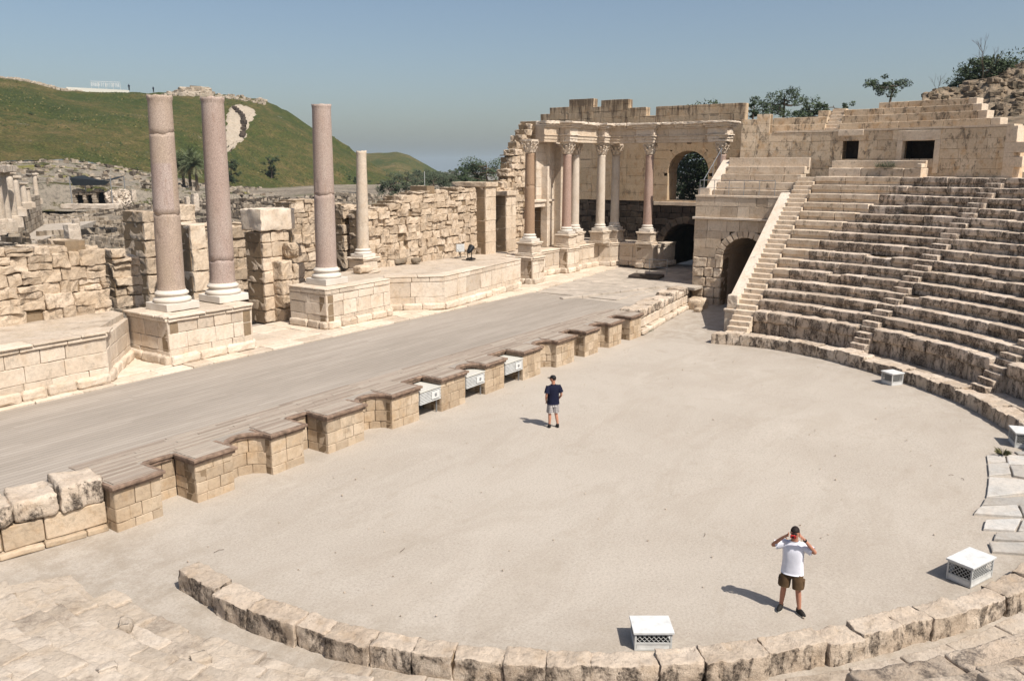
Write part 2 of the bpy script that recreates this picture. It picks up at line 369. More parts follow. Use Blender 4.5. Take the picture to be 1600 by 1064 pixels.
def line(p0, p1):
    dx, dy = p1[0]-p0[0], p1[1]-p0[1]; L = math.hypot(dx, dy); t = (dx/L, dy/L); n = (-t[1], t[0])
    return (lambda s, d, z: (p0[0]+t[0]*s+n[0]*d, p0[1]+t[1]*s+n[1]*d, z)), L
def arc(Rr, a0):
    def f(s, d, z):
        a = R(a0)-s/Rr; return ((Rr+d)*math.cos(a), (Rr+d)*math.sin(a), z)
    return f
def masonry(mb, mp, L, z0, ztop, depth, course=.4, lens=(.6, 1.3), rnd=.03, amp=.02, gap=.012, d0=0., jit=.015,
            holes=None, tone=None, res=.4, core=None, split=False, s_start=0., vary=.15, tone_fn=None, brk=()):
    zt = ztop if callable(ztop) else (lambda s: ztop)
    zmax = max(zt(s_start+(L-s_start)*i/200) for i in range(201))
    z = z0
    while z < zmax-.04:
        h = min(course*(1+U(-vary, vary)), zmax-z)
        if zmax-(z+h) < course*.45: h = zmax-z
        zm = z+h/2
        spans = [(s_start, L)]
        for a, b in (holes(zm) if holes else []):
            ns = []
            for p, q in spans:
                if b <= p or a >= q: ns.append((p, q)); continue
                if a > p: ns.append((p, a))
                if b < q: ns.append((b, q))
            spans = ns
        for p, q in spans:
            s = p
            while s < q-.02:
                l = U(*lens)
                if q-(s+l) < lens[0]*.6: l = q-s
                e = min(s+l, q)
                for bk in brk:
                    if s+.05 < bk < e: e = bk; break
                top = zt((s+e)/2)
                if z < top-.05:
                    zz = min(z+h, top) if top-z > .06 else z+h
                    j = U(-jit, jit)
                    tn = tone_fn(s, z) if tone_fn else (tone if tone is not None else U(0, 1))
                    ds = [(d0+j, d0+depth)] if not split else [(d0+j, d0+depth*U(.4, .6)), (d0+depth*.52, d0+depth)]
                    for q_, (a, b) in enumerate(ds):
                        if split and q_ == 0:
                            if random.random() < .04: continue
                            vz = U(-.05, .05); r2 = random.random()
                            if r2 < .22: cuts = [(s, e, z, z+(zz-z)*U(.4, .6)), None]; cuts[1] = (s, e, cuts[0][3], zz)
                            elif r2 < .34 and e-s > .6: m_ = s+(e-s)*U(.35, .65); cuts = [(s, m_, z, zz), (m_, e, z, zz)]
                            else: cuts = [(s, e, z, zz)]
                            for (a1, b1, z1_, z2_) in cuts: mb.rbox(a1+gap*.5, b1-gap*.5, a+U(-.06, .05), b, z1_+vz*.5+gap*.5, z2_+vz+U(-.03, .03), mp, rnd*U(.5, 1.2), amp, res, min(1, max(0, tn+U(-.2, .2))))
                        else: mb.rbox(s+gap, e-gap, a, b, z+gap*.8, zz-gap*.8+(U(-.06, .03) if split else 0), mp, rnd, amp, res, tn)
                    if core is not None: core.box(s-.0, e+.0, d0+.07+rnd, d0+depth-.07, z, zz-.03, .5, mp)
                s = e
        z += h
def wall(name, label, cat, p0, p1, z0, ztop, depth, mat, parent=None, **k):
    mp, L = line(p0, p1); mb = MB(); co = MB(); masonry(mb, mp, L, z0, ztop, depth, core=co, **k)
    o0 = len(mb.v); mb.v += co.v; mb.t += [0.3]*len(co.v); mb.f += [tuple(i+o0 for i in q) for q in co.f]; mb.mi += [1]*len(co.f)
    o = mb.build(name, [M[mat], M['joint']], parent)
    if parent is None: tag(o, label, cat)
    elif label: o['label'] = label
    return o
def merge_core(mb, co):
    o0 = len(mb.v); mb.v += co.v; mb.t += [.3]*len(co.v); mb.f += [tuple(i+o0 for i in q) for q in co.f]; mb.mi += [1]*len(co.f)

# ------------------------------------------------------------------ camera, light, sky
cam = bpy.data.cameras.new('camera'); co_ = bpy.data.objects.new('camera', cam); C.objects.link(co_)
cam.sensor_width = 36; cam.lens = 36*F/1600; cam.clip_end = 20000; cam.clip_start = .1
co_.location = CAMP
fw = Vector((math.cos(A)*math.cos(T), math.sin(A)*math.cos(T), -math.sin(T)))
co_.rotation_euler = fw.to_track_quat('-Z', 'Y').to_euler()
scene.camera = co_
SUN_EL = 53.; SUN_AZ = Vector((-.17, -1.0, 0)).normalized()     # direction towards the sun
sd = Vector((SUN_AZ.x*math.cos(R(SUN_EL)), SUN_AZ.y*math.cos(R(SUN_EL)), math.sin(R(SUN_EL))))
sl = bpy.data.lights.new('sun', 'SUN'); so = bpy.data.objects.new('sun', sl); C.objects.link(so)
sl.energy = 4.3; sl.angle = R(.5); sl.color = (1, .945, .87); so.rotation_euler = sd.to_track_quat('Z', 'Y').to_euler(); so.location = (0, 0, 60)
w = bpy.data.worlds.new('World'); scene.world = w; w.use_nodes = True
n = w.node_tree; bg = n.nodes['Background']; sk = n.nodes.new('ShaderNodeTexSky'); sk.sky_type = 'NISHITA'; sk.sun_disc = False
sk.sun_elevation = R(SUN_EL); sk.sun_rotation = math.atan2(sd.x, sd.y)
sk.air_density = 1.0; sk.dust_density = 2.2; sk.ozone_density = 1.0; sk.altitude = 0
n.links.new(sk.outputs[0], bg.inputs[0]); bg.inputs[1].default_value = .079
scene.view_settings.view_transform = 'Standard'; scene.view_settings.look = 'None'; scene.view_settings.exposure = .47; scene.view_settings.gamma = 1
scene.cycles.max_bounces = 6; scene.cycles.diffuse_bounces = 4; scene.cycles.volume_bounces = 0

# ------------------------------------------------------------------ ground, terrain, hills
def terrain_z(dist, az):
    z = interp([(0, -.5), (45, -.5), (62, -1.2), (150, -1.2), (190, 1.5), (260, 3), (420, -2), (900, -14), (2000, -30), (9000, -40)], dist)
    return z
mb = MB(); azs = [R(a) for a in [-180+6*i for i in range(21)]+[-60+1.25*i for i in range(1, 96)]+[60+6*i for i in range(20)]]
rs = [0]+[12*1.085**i for i in range(78)]; vs = []; fs = []
for r_ in rs:
    for a in azs:
        x = CAMP.x+r_*math.cos(A+a); y = CAMP.y+r_*math.sin(A+a); z = terrain_z(r_, a)
        if r_ > 50: z += fbm(Vector((x*.03, y*.03, 0)))*min(1.2, (r_-50)*.02)*(1 if r_ < 500 else 3)
        vs.append((x, y, z))
na = len(azs)
for i in range(len(rs)-1):
    for j in range(na-1): fs.append((i*na+j, (i+1)*na+j, (i+1)*na+j+1, i*na+j+1))
mb.add(vs, fs); struct(mb.build('terrain', M['rockground'], smooth=True))
mb = MB(); vs = []; fs = []
nx, ny = 140, 90
for i in range(nx+1):
    for j in range(ny+1):
        x = -45+95*i/nx; y = -45+61*j/ny
        e = min(1, max(0, (15.-math.hypot(x, y))/3))
        vs.append((x, y, fbm(Vector((x*.25, y*.25, 3)))*.03-(0 if y < 3 else 0)))
for i in range(nx):
    for j in range(ny): a = i*(ny+1)+j; fs.append((a, a+ny+1, a+ny+2, a+1))
mb.add(vs, fs); struct(mb.build('ground', M['gravel'], smooth=True))

crest = [(-400, 100), (-200, 108), (0, 121), (40, 127), (100, 141), (230, 146), (290, 146), (330, 148), (410, 155), (450, 173), (486, 198), (517, 211), (545, 227), (556, 239), (590, 262), (625, 279), (660, 290)]
foot = [(-400, 250), (0, 252), (100, 250), (170, 258), (230, 268), (290, 282), (360, 294), (500, 298), (560, 290), (625, 285), (660, 291)]
fd = lambda px: interp([(-400, 225), (0, 230), (300, 245), (500, 280), (660, 330)], px)
cd = lambda px: fd(px)+interp([(-400, 110), (400, 100), (550, 60), (660, 10)], px)
def tell_pt(px, t, lift=0.):
    p0 = atd(px, interp(foot, px), fd(px)); p1 = atd(px, interp(crest, px), cd(px))
    if t <= 1:
        k = t; prof = .88*k+.12*k*k*(3-2*k) if k < .86 else None
        kz = k+.07*math.sin(math.pi*k)
        p = p0.lerp(p1, k); p.z = p0.z+(p1.z-p0.z)*kz
    else:
        p = p1+(p1-CAMP).normalized()*(t-1)*90; p.z = p1.z-(t-1)*4
    nz = fbm(Vector((p.x*.03, p.y*.03, p.z*.05)), 5)*1.6*min(1, 8*t) * (1 if t < .93 else .3)
    nz += fbm(Vector((p.x*.25, p.y*.25, 0)), 3)*.35
    return p+Vector((0, 0, nz+lift))
def gridmesh(fn, us, ts):
    vs = [fn(u, t) for u in us for t in ts]; m = len(ts); fs = []
    for i in range(len(us)-1):
        for j in range(m-1): fs.append((i*m+j, (i+1)*m+j, (i+1)*m+j+1, i*m+j+1))
    return vs, fs
mb = MB(); vs, fs = gridmesh(tell_pt, [-400+8*i for i in range(133)], [i/44 for i in range(45)]+[1.2, 1.6, 2.2, 3.5]); mb.add(vs, fs)
struct(mb.build('hill', M['grass'], smooth=True))
def slope_pt(px, t):
    p1 = atd(px, interp(foot, px), fd(px)+2); d0 = fd(px)-60
    y0 = interp([(-400, 292), (0, 290), (200, 296), (360, 304), (500, 318), (660, 306)], px)
    p0 = atd(px, y0, d0); p = p0.lerp(p1, t)
    if t <= 0: p.z -= 4
    p.z += fbm(Vector((p.x*.12, p.y*.12, 0)), 5)*.9*math.sin(math.pi*min(1, max(0, t)))
    return p
mb = MB(); vs, fs = gridmesh(slope_pt, [-400+6*i for i in range(177)], [-.05]+[i/20 for i in range(21)]); mb.add(vs, fs)
struct(mb.build('hill', M['rockygrass'], smooth=True))
def hill2(px, t):
    cr = interp([(440, 262), (520, 246), (572, 239), (619, 236), (640, 243), (655, 252), (688, 272), (726, 278), (800, 284)], px)
    p0 = atd(px, 300, 520); p1 = atd(px, cr, 700)
    if t <= 1: p = p0.lerp(p1, t); p.z = p0.z+(p1.z-p0.z)*(t+.1*math.sin(math.pi*t))
    else: p = p1+(p1-CAMP).normalized()*(t-1)*200; p.z = p1.z-(t-1)*30
    p.z += fbm(Vector((p.x*.02, p.y*.02, 0)), 5)*2*min(1, t)
    return p
mb = MB(); vs, fs = gridmesh(hill2, [440+5*i for i in range(73)], [i/20 for i in range(21)]+[1.5, 2.5]); mb.add(vs, fs)
struct(mb.build('hill', M['grass'], smooth=True))
M['scrub'] = leafmat('hill_scrub', (.022, .035, .008), (.06, .065, .016), (.14, .115, .04))
random.seed(77); mb = MB()
for i in range(9000):
    px = U(-200, 640); t = U(0, 1); p = tell_pt(px, t); cl_ = noise.noise(Vector((p.x*.05, p.y*.05, p.z*.05)))
    if cl_ < U(-.25, .25): continue
    r_ = U(.15, .42)*(1.9 if random.random() < .02 else 1); a = U(0, 3); tn = min(1, max(0, .5+U(-.5, .5)))
    q = [p+Vector((math.cos(a+k*1.57)*r_, math.sin(a+k*1.57)*r_, -.1)) for k in range(4)]+[p+Vector((U(-.1, .1), U(-.1, .1), r_*U(.5, 1.1)))]
    mb.add(q, [(0, 1, 4), (1, 2, 4), (2, 3, 4), (3, 0, 4)], tn)
tag(mb.build('hill_scrub', M['scrub']), 'low scrub and tussocks dotted over the green hill', 'scrub', kind='stuff')
# scar of bare pale rock with a dark gully on the grassy hill, and rocks along its crest
def jrock(mb, c, s, tone=None, sz=1.):
    a = U(0, 3.14); ca, sa = math.cos(a), math.sin(a)
    mp = lambda x, y, z: (c[0]+x*ca-y*sa, c[1]+x*sa+y*ca, c[2]+z)
    mb.rbox(-s*U(.5, 1), s*U(.5, 1), -s*U(.5, 1), s*U(.5, 1), -s*.4, s*U(.3, .8)*sz, mp, s*.25, s*.25, s*1.2, tone, 1.2/s)
def simple_block(mb, c, sx, sy, sz, a, tone=None, tilt=.12):
    ca, sa = math.cos(a), math.sin(a); vs = []
    tx, ty = U(-tilt, tilt), U(-tilt, tilt)
    for z in (-.3, 1):
        for x, y in ((-1, -1), (1, -1), (1, 1), (-1, 1)):
            k = 1 if z < 0 else U(.75, 1)
            X = x*sx*.5*k*U(.85, 1.1); Y = y*sy*.5*k*U(.85, 1.1)
            vs.append((c[0]+X*ca-Y*sa, c[1]+X*sa+Y*ca, c[2]+z*sz+X*tx+Y*ty+(U(-.12, .12)*sz if z > 0 else 0)))
    mb.add(vs, [(3, 2, 1, 0), (4, 5, 6, 7), (0, 1, 5, 4), (1, 2, 6, 5), (2, 3, 7, 6), (3, 0, 4, 7)], U(0, 1) if tone is None else tone)
M['scar'] = stone('bare_hill_rock', (.42, .36, .29), (.33, .28, .22), stain=(.06, .08, .03), amt=.7, bstr=1, streak=False)
mb = MB(); rows = [(180, 365, 381), (188, 357, 402), (198, 352, 401), (208, 354, 396), (218, 352, 388), (228, 352, 385), (238, 354, 372), (246, 356, 362)]
us = [i/12 for i in range(13)]
def scar(t, u):
    y = 178+t*70; a = interp([(q[0], q[1]) for q in rows], y); b = interp([(q[0], q[2]) for q in rows], y)
    px = a+(b-a)*u+3*math.sin(y*.7+u*9)
    tt = (interp(foot, px)-y)/(interp(foot, px)-interp(crest, px))
    e = 1 if .04 < u < .96 and .02 < t < .98 else -1.2
    return tell_pt(px, max(0, tt-.05), .55*e+fbm(Vector((px*.3, y*.3, 0)))*.5)
vs, fs = gridmesh(scar, [i/24 for i in range(25)], us); mb.add(vs, fs)
sc = thing('rock_outcrop', 'bare pale rock scar with a dark gully on the green hillside', 'rock', tell_pt(375, .5))
mb.build('bare_rock', M['scar'], sc, True)
mb = MB()
for i in range(26):
    t = i/25; px = 366+20*math.sin(min(1, t*1.25)*1.9)-6*t; y = 187+42*t
    p = tell_pt(px, (interp(foot, px)-y)/(interp(foot, px)-interp(crest, px))-.05, .8); jrock(mb, p, 1.0, .5)
mb.build('gully', M['basalt'], sc)
mb = MB()
for i in range(160):
    px = U(255, 415); t = U(.9, 1.0) if px > 330 else U(.94, 1.02)
    big = 1.8 if 283 < px < 330 and t > .93 else .8
    p = tell_pt(px, t); jrock(mb, p, U(.7, 1.2)*big)
for i in range(14): jrock(mb, tell_pt(U(284, 328), 1., .8), U(1.5, 2.4))
tag(mb.build('rock_outcrop', M['scar']), 'jagged pale rocks lining the hill crest behind the granite columns', 'rock')
mb = MB()
for i in range(215): jrock(mb, tell_pt(-60+i*.87, .99+U(-.01, .01)), U(.6, 1.0))
tag(mb.build('rock_outcrop', M['scar']), 'line of low rocks along the hill crest at the left photo edge', 'rock')
# white fence and white lettered board on the crest
f = thing('crest_wall', 'low white wall along the skyline of the green hill', 'wall', tell_pt(150, 1))
mb = MB()
a = tell_pt(104, .985); b = tell_pt(202, .985); mp, L = line(a[:2], b[:2])
mb.box(0, L, 0, .4, min(a.z, b.z)-1.5, max(a.z, b.z)+.9, .9, mp); mb.build('low_wall', M['cream'], f)
f = thing('hill_sign', 'long white lettered sign standing on the skyline of the hill', 'sign', tell_pt(165, 1))
a = atd(142, 131.5, 345); b = atd(188, 132, 345); mp, L = line(a[:2], b[:2]); mb = MB()
random.seed(3)
s = 0
while s < L-.3:
    wd = U(.35, .6)
    mb.box(s, s+.12, 0, .12, a.z-.8, a.z+.5, .9, mp); mb.box(s, s+wd, 0, .12, a.z+.36, a.z+.5, .9, mp)
    if random.random() < .7: mb.box(s, s+wd*.8, 0, .12, a.z-.2, a.z-.06, .9, mp)
    if random.random() < .6: mb.box(s+wd-.12, s+wd, 0, .12, a.z-.8, a.z+.3, .9, mp)
    s += wd+.22
mb.box(0, L, .02, .1, a.z+.9, a.z+1.02, .9, mp)
mb.build('lettering', M['white'], f)
mb = MB()
for k in range(5): mb.box(L*k/4.05, L*k/4.05+.12, .13, .22, a.z-4.5, a.z+1.02, .9, mp)
mb.build('posts', M['whitegrey'], f)
# ================================================================== THE STAGE
random.seed(11)
DZ = 1.2
PIERS = [(-14.1, -12.9), (-11.93, -10.77), (-9.5, -8.33), (-7.4, -5.85), (-4.55, -3.2), (-2.0, -.6), (.62, 1.9), (3.22, 4.55), (5.82, 7.35), (8.3, 9.53), (10.65, 11.93), (12.85, 14.1)]
NKIND = 'rcrcacarcrc'; NKIND = ['r', 'c', 'r', 'c', 'a', 'b', 'a', 'c', 'r', 'c', 'r']
YF, YB = 3.72, 4.62
def circ3(x0, x1, yb=YB-.18):
    w_ = (x1-x0)/2; dp = yb-YF-.25; Rr = (w_*w_+dp*dp)/(2*dp); cx = (x0+x1)/2; cy = YF+.25+dp-Rr
    a0 = math.atan2(YF+.25-cy, -w_); return cx, cy, Rr, a0
front = thing('stage_front_wall', 'low golden stone wall of piers and niches along the front edge of the stage', 'wall', (0, 3.7, 0))
out = []                                      # outline of the deck front, left to right
for i, (a, b) in enumerate(PIERS):
    out += [(a, YF), (b, YF)]
    if i < 11:
        c, d = b, PIERS[i+1][0]
        if NKIND[i] in 'ra': out += [(b, YB), (d, YB)]
        else:
            cx, cy, Rr, a0 = circ3(c, d); a1 = math.pi-a0
            out += [(cx+Rr*math.cos(a0+(a1-a0)*k/10), cy+Rr*math.sin(a0+(a1-a0)*k/10)) for k in range(11)]
for i, (a, b) in enumerate(PIERS):
    mb = MB(); co = MB()
    mp, L = line((a, YF), (b, YF)); masonry(mb, mp, L, -.1, DZ-.16, .55, .34, (.3, .6), .018, .012, .006, jit=.006, core=co, res=.3)
    for q, (p0, p1) in enumerate((((a, YB), (a, YF+.01)), ((b, YF+.01), (b, YB)))):
        mp, L = line(p0, p1); masonry(mb, mp, L, -.1, DZ-.17, .4, .34, (.35, .6), .018, .012, .006, jit=.006, core=co, res=.3)
    merge_core(mb, co); mb.build('pier', [M['pulp'], M['joint']], front)
    mb = MB()
    for (x0, x1, y0, y1, z0, z1) in ((a-.09, b+.09, YF-.12, YF+.02, DZ-.07, DZ+.012), (a-.045, b+.045, YF-.06, YF+.02, DZ-.16, DZ-.07)):
        mp, L = line((x0, y0), (x1, y0)); mb.rbox(0, L, 0, y1-y0, z0, z1, mp, .015, .012, .5, U(.2, .8))
        mp, L = line((x0, YB-.05), (x0, y1+.003)); mb.rbox(0, L, 0, .1, z0, z1, mp, .015, .01, .5, U(.2, .8))
        mp, L = line((x1, y1+.003), (x1, YB-.05)); mb.rbox(0, L, 0, .1, z0, z1, mp, .015, .01, .5, U(.2, .8))
    mb.build('timber_edge', M['fascia'], front)
    if i == 11: break
    c, d = b, PIERS[i+1][0]; kd = NKIND[i]
    mb = MB(); co = MB()
    if kd == 'r': mp, L = line((c, YB), (d, YB))
    elif kd == 'c' : cx, cy, Rr, a0 = circ3(c, d); L = Rr*(2*a0-math.pi); mp = (lambda cx, cy, Rr, a0: (lambda s, dd, z: (cx+(Rr+dd)*math.cos(a0-s/Rr), cy+(Rr+dd)*math.sin(a0-s/Rr), z)))(cx, cy, Rr, a0)
    else: mp, L = line((c, 5.5), (d, 5.5))
    masonry(mb, mp, L, -.1, DZ-.16, .35, .34, (.3, .6), .018, .012, .006, jit=.006, core=co, res=.3)
    merge_core(mb, co); mb.build('niche', [M['pulp'], M['joint']], front)
    mb = MB()
    if kd in 'ra':
        mp, L = line((c+.09, YB-.1), (d-.09, YB-.1))
        mb.rbox(0, L, 0, .14, DZ-.07, DZ+.012, mp, .015, .01, .5, .4); mb.rbox(0, L, .05, .14, DZ-.16, DZ-.07, mp, .015, .01, .5, .4)
    else:
        cx, cy, Rr, a0 = circ3(c, d); L = Rr*(2*a0-math.pi)
        mp = lambda s, dd, z: (cx+(Rr+dd)*math.cos(a0-s/Rr), cy+(Rr+dd)*math.sin(a0-s/Rr), z)
        mb.rbox(0, L, -.1, .05, DZ-.07, DZ+.012, mp, .015, .005, .12, .4); mb.rbox(0, L, -.05, .05, DZ-.16, DZ-.07, mp, .015, .005, .12, .4)
    mb.build('timber_edge', M['fascia'], front)
# deck
e1 = onZ(990, 476, DZ); e0 = onZ(833, 457, DZ)
deck = thing('wooden_stage', 'long grey boarded stage floor between the columns and the orchestra', 'stage', (0, 8, DZ))
mb = MB(); pts = [(x, y+.0) for x, y in out]+[(14.2, 4.5), (e1.x, e1.y), (e0.x, e0.y), (-18, 12.3), (-18, 5.2), (-14.2, 4.9)]
mb.poly(pts, DZ-.06, DZ); mb.build('deck', M['deck'], deck)
# rougher border boards laid along the edge of the stage
mb = MB(); random.seed(5)
for k in range(9):
    y = YB+.12+k*.118; x = -14.1
    while x < 14.2:
        l = U(1.2, 3.0); e = min(x+l, 14.25); z = DZ+.004+U(0, .012)
        mb.box(x+.006, e-.006, y+.006, y+.112, DZ-.01, z+.012, U(0, 1)); x = e
for i, (a, b) in enumerate(PIERS):
    for k in range(8):
        y = YF+.03+k*.122
        mb.box(a+U(0, .05)+.02, b-U(0, .05)-.02, y, y+.114, DZ-.01, DZ+.014+U(0, .012), U(0, 1))
def boards():
    m, n, b = nt('edge_boards')
    at = nd(n, 'ShaderNodeAttribute', attribute_name='tone').outputs['Fac']
    pos = nd(n, 'ShaderNodeNewGeometry').outputs['Position']
    col = ramp(n, at, [(0, (.27, .215, .17)), (.5, (.35, .29, .235)), (1, (.38, .325, .265))])
    col = mix(n, 1., col, ramp(n, noise_n(n, scaled(n, pos, (2, 40, 2)), 1, 5, .6), [(.3, .75), (.7, 1.15)]), 'MULTIPLY')
    lk(n, col, b.inputs['Base Color']); return m
mb.build('edge_board', boards(), deck)
# paved stage core and the far paved end
mb = MB(); random.seed(12)
mb.poly([(14.5, 4.9), (23.7, 6.0), (25.4, 5.9), (31.6, 6.0), (36, 6.0), (36, 18), (-20, 18), (-20, 12.1), (-14, 12.1)], 0, DZ-.09)
struct(mb.build('pavement', M['paving2']))
mb = MB()
for yy in range(12):
    x = 17.4
    y = 5.0+yy*.95
    while x < 33:
        l = U(.9, 2.0); z = DZ-.03+U(-.012, .012)
        xs = e1.x+(e0.x-e1.x)*(y-e1.y)/(e0.y-e1.y)
        x0 = max(x, xs+.05)
        if x+l > x0+.2 and not (y < 6 and x < 24): mb.rbox(x0+.01, x+l-.01, y+.01, y+.94, DZ-.2, z, lambda a, b, c: (a, b, c), .02, .01, .6)
        x += l
struct(mb.build('pavement', M['paving2']))
# pale kerb of slabs between deck and podiums
mb = MB(); random.seed(21)
x = -18
while x < 31.4:
    l = U(.8, 1.9); y0 = 12.32 if x < 16.5 else 12.32+(x-16.5)*.12
    for (a, b, zt) in ((0, .75, 1.26), (.76, 1.7, 1.29), (1.71, 2.9, 1.27), (2.91, 4.6, 1.28)):
        mb.rbox(x+.008, x+l-.008, y0+a, y0+b-.01, 1.05, zt+U(-.015, .02), lambda p, q, r_: (p, q, r_), .03, .02, .5)
    x += l
tag(mb.build('stone_kerb', M['marble']), 'pale paved strip of worn slabs behind the boarded stage floor', 'kerb')
# block wall left of the first pier
w1 = thing('block_wall', 'wall of big squared blocks at the left end of the stage front', 'wall', (-15.5, 4.4, 0))
random.seed(31)
P0, P1 = (-18.2, 4.95), (-14.12, 4.1)
mp, L = line(P0, P1)
mb = MB(); co = MB(); masonry(mb, mp, L, 0, .16, 1.0, .16, (.7, 1.2), .04, .03, .01, d0=-.12, core=co); masonry(mb, mp, L, .16, .73, 1.0, .57, (.85, 1.1), .03, .025, .012, core=co, vary=0)
merge_core(mb, co); mb.build('lower_course', [M['pulp'], M['joint']], w1)
mb = MB()
s = L; 
for l, h in ((.98, 1.36), (.95, 1.27), (1.02, 1.24), (1.1, 1.22)):
    mb.rbox(s-l+.012, s-.012, -.06, 1.05, .74, h, mp, .09, .06, .11, U(.6, 1), 1.6); s -= l
mb.build('capping_stone', M['kerb'], w1, True)
# rough wall right of the last pier
w2 = thing('block_wall', 'low rough wall of pale blocks at the far right end of the stage front', 'wall', (18, 4.5, 0))
mp, L = line((14.25, 3.95), (23.7, 5.25))
mb = MB(); co = MB(); masonry(mb, mp, L, 0, .28, .9, .28, (.6, 1.1), .08, .05, .02, d0=-.3, core=co); masonry(mb, mp, L, .28, .78, .9, .5, (.5, 1.1), .05, .04, .015, core=co, vary=0)
merge_core(mb, co); mb.build('lower_course', [M['marble'], M['joint']], w2)
mb = MB(); masonry(mb, mp, L, .78, lambda s: 1.25+.12*math.sin(s*2.1), 1.1, .5, (.8, 1.7), .08, .06, .015, d0=-.03, res=.12)
mb.build('capping_stone', M['kerb'], w2, True)
mb = MB()
for p, sx, sy, sz in (((23.9, 4.5), .9, .8, .62), ((24.9, 5.1), .8, .7, .5), ((22.9, 4.1), .5, .4, .25)):
    mb.rbox(-sx, sx*.4, -sy*.5, sy*.5, -.05, sz, lambda x, y, z: (p[0]+x, p[1]+y, z), .12, .06, .2)
tag(mb.build('loose_blocks', M['rough'], None, True), 'group of worn blocks in front of the left arch jamb', 'stone')

# air-conditioner housings in three niches
def ac(i, label):
    c, d = PIERS[i][1]+.03, PIERS[i+1][0]-.03; t = thing('air_conditioner', label, 'air conditioner', ((c+d)/2, 4.2, 0), 'air conditioners in the stage front')
    y0 = YF-.02
    mb = MB(); mb.rbox(c, d, y0-.02, YB+.1, .93, .97, lambda x, y, z: (x, y, z), .008, .0, 3, .6); mb.build('top_panel', M['cream'], t)
    mb = MB(); mb.box(c+.03, d-.03, y0+.06, YB+.05, .5, .925); mb.build('casing', M['whitegrey'], t)
    mb = MB()
    for k in range(8): mb.box(c+.01, d-.01, y0, y0+.05, .5+k*.053, .5+k*.053+.022)
    for k in range(8): mb.box(c, c+.028, y0+.06, YB, .5+k*.053, .5+k*.053+.022)
    for k in range(4): mb.box(c+.02+(d-c-.06)*k/3, c+.04+(d-c-.06)*k/3, y0+.052, y0+.06, .48, .92)
    mb.build('grille', M['white'], t)
    mb = MB(); mb.box(c+.0, d-.0, 5.3, 5.34, -.02, 1.1); mb.box(c, d, YB+.16, 5.3, 1.02, 1.06); mb.build('shade_back', M['dark'], t)  # black panels paint the shade of the void around the unit
    mb = MB(); px = c+(d-c)*.72; mb.box(px-.2, px+.2, y0-.02, y0-.004, .58, .84); mb.build('fan_plate', M['white'], t)
    mb = MB(); mb.tube([(px, y0-.03, .71), (px, y0-.022, .71)], .06, 14); mb.build('fan', M['steel'], t)
    for x in (c+.06, d-.1):
        for y in (y0+.15, YB-.05): mb = MB(); mb.box(x, x+.04, y, y+.04, -.02, .5); mb.build('leg', M['steel'], t)
ac(4, 'white louvred air conditioner in the stage front niche nearest the camera')
ac(5, 'white louvred air conditioner in the middle one of three neighbouring niches')
ac(6, 'white louvred air conditioner in the niche just left of the man in navy')

# ------------------------------------------------------------------ podiums of the stage building
def podium(name, label, poly, z0, z1, back, course=.6, capover=.13, caph=.24, base=True, mat='marble', loc=None, seed=1, capskip=(), lens=(.7, 1.3), group=None):
    random.seed(seed); t = thing(name, label, 'podium', (poly[0][0], poly[0][1], z0), group)
    mb = MB(); co = MB(); bb = MB(); cc = MB()
    for i, (a, b) in enumerate(zip(poly, poly[1:])):
        mp, L = line(a, b)
        masonry(mb, mp, L, z0, z1-caph, .5, course, lens, .022, .018, .008, core=co, jit=.01)
        if base: masonry(bb, mp, L, z0-.02, z0+.36, .3, .38, (.6, 1.3), .1, .04, .012, d0=-.16, jit=.02)
        if i not in capskip:
            mp2, L2 = line(a, b)
            def cap(s, d, z, mp2=mp2, L2=L2): return mp2(s, d, z)
            masonry(cc, cap, L2+.0, z1-caph, z1-.1, .7, caph-.1, (.8, 1.8), .03, .015, .008, d0=-capover*.5, jit=.01)
            masonry(cc, cap, L2+.0, z1-.1, z1, .8, .1, (.8, 1.8), .03, .012, .008, d0=-capover, jit=.01)
    merge_core(mb, co); mb.build('wall', [M[mat], M['joint']], t)
    if base: bb.build('base_moulding', M['marble'], t)
    cc.build('cornice', M['marble'], t)
    ins = []
    for i, p in enumerate(poly):
        nn = Vector((0, 0))
        for a, b in ([(poly[i-1], p)] if i else [])+([(p, poly[i+1])] if i+1 < len(poly) else []):
            dx, dy = b[0]-a[0], b[1]-a[1]; l = math.hypot(dx, dy); nn += Vector((-dy/l, dx/l))
        ins.append((p[0]+nn.x*.16, p[1]+nn.y*.16))
    mb = MB(); pp = ins+back
    mb.poly(pp, z0, z1-.035); mb.build('top_surface', M['slab'], t)
    return t
podium('stone_podium', 'long low podium with broken cornice at the left edge of the stage', [(-19, 12.6), (-9.1, 12.72), (-8.6, 13.4), (-6.6, 15.6)], 1.26, 3.08, [(-6.5, 19.5), (-19, 19.5)], seed=3, capskip=(2,))
podium('stone_podium', 'projecting podium carrying the two leftmost granite columns', [(-6.5, 15.9), (-6.5, 13.15), (-2.75, 13.1), (-2.75, 15.9)], 1.27, 3.14, [], seed=4, course=.55)
podium('stone_podium', 'podium under the single granite column in the middle of the ruins', [(1.55, 15.9), (1.6, 13.45), (5.95, 13.6), (6.9, 14.75)], 1.28, 3.16, [(7.2, 17.5), (5, 17.6), (2.2, 15.9)], seed=5, capskip=(2,), caph=.3, capover=.05)
podium('stone_podium', 'long smooth podium with the black spotlight standing on it', [(6.75, 14.75), (8.95, 12.55), (17.75, 13.75), (18., 15.)], 1.27, 3.06, [(22, 17.6), (7.0, 17.8)], seed=6, course=.62, lens=(.9, 1.7), caph=.34, capover=.04, group=None)
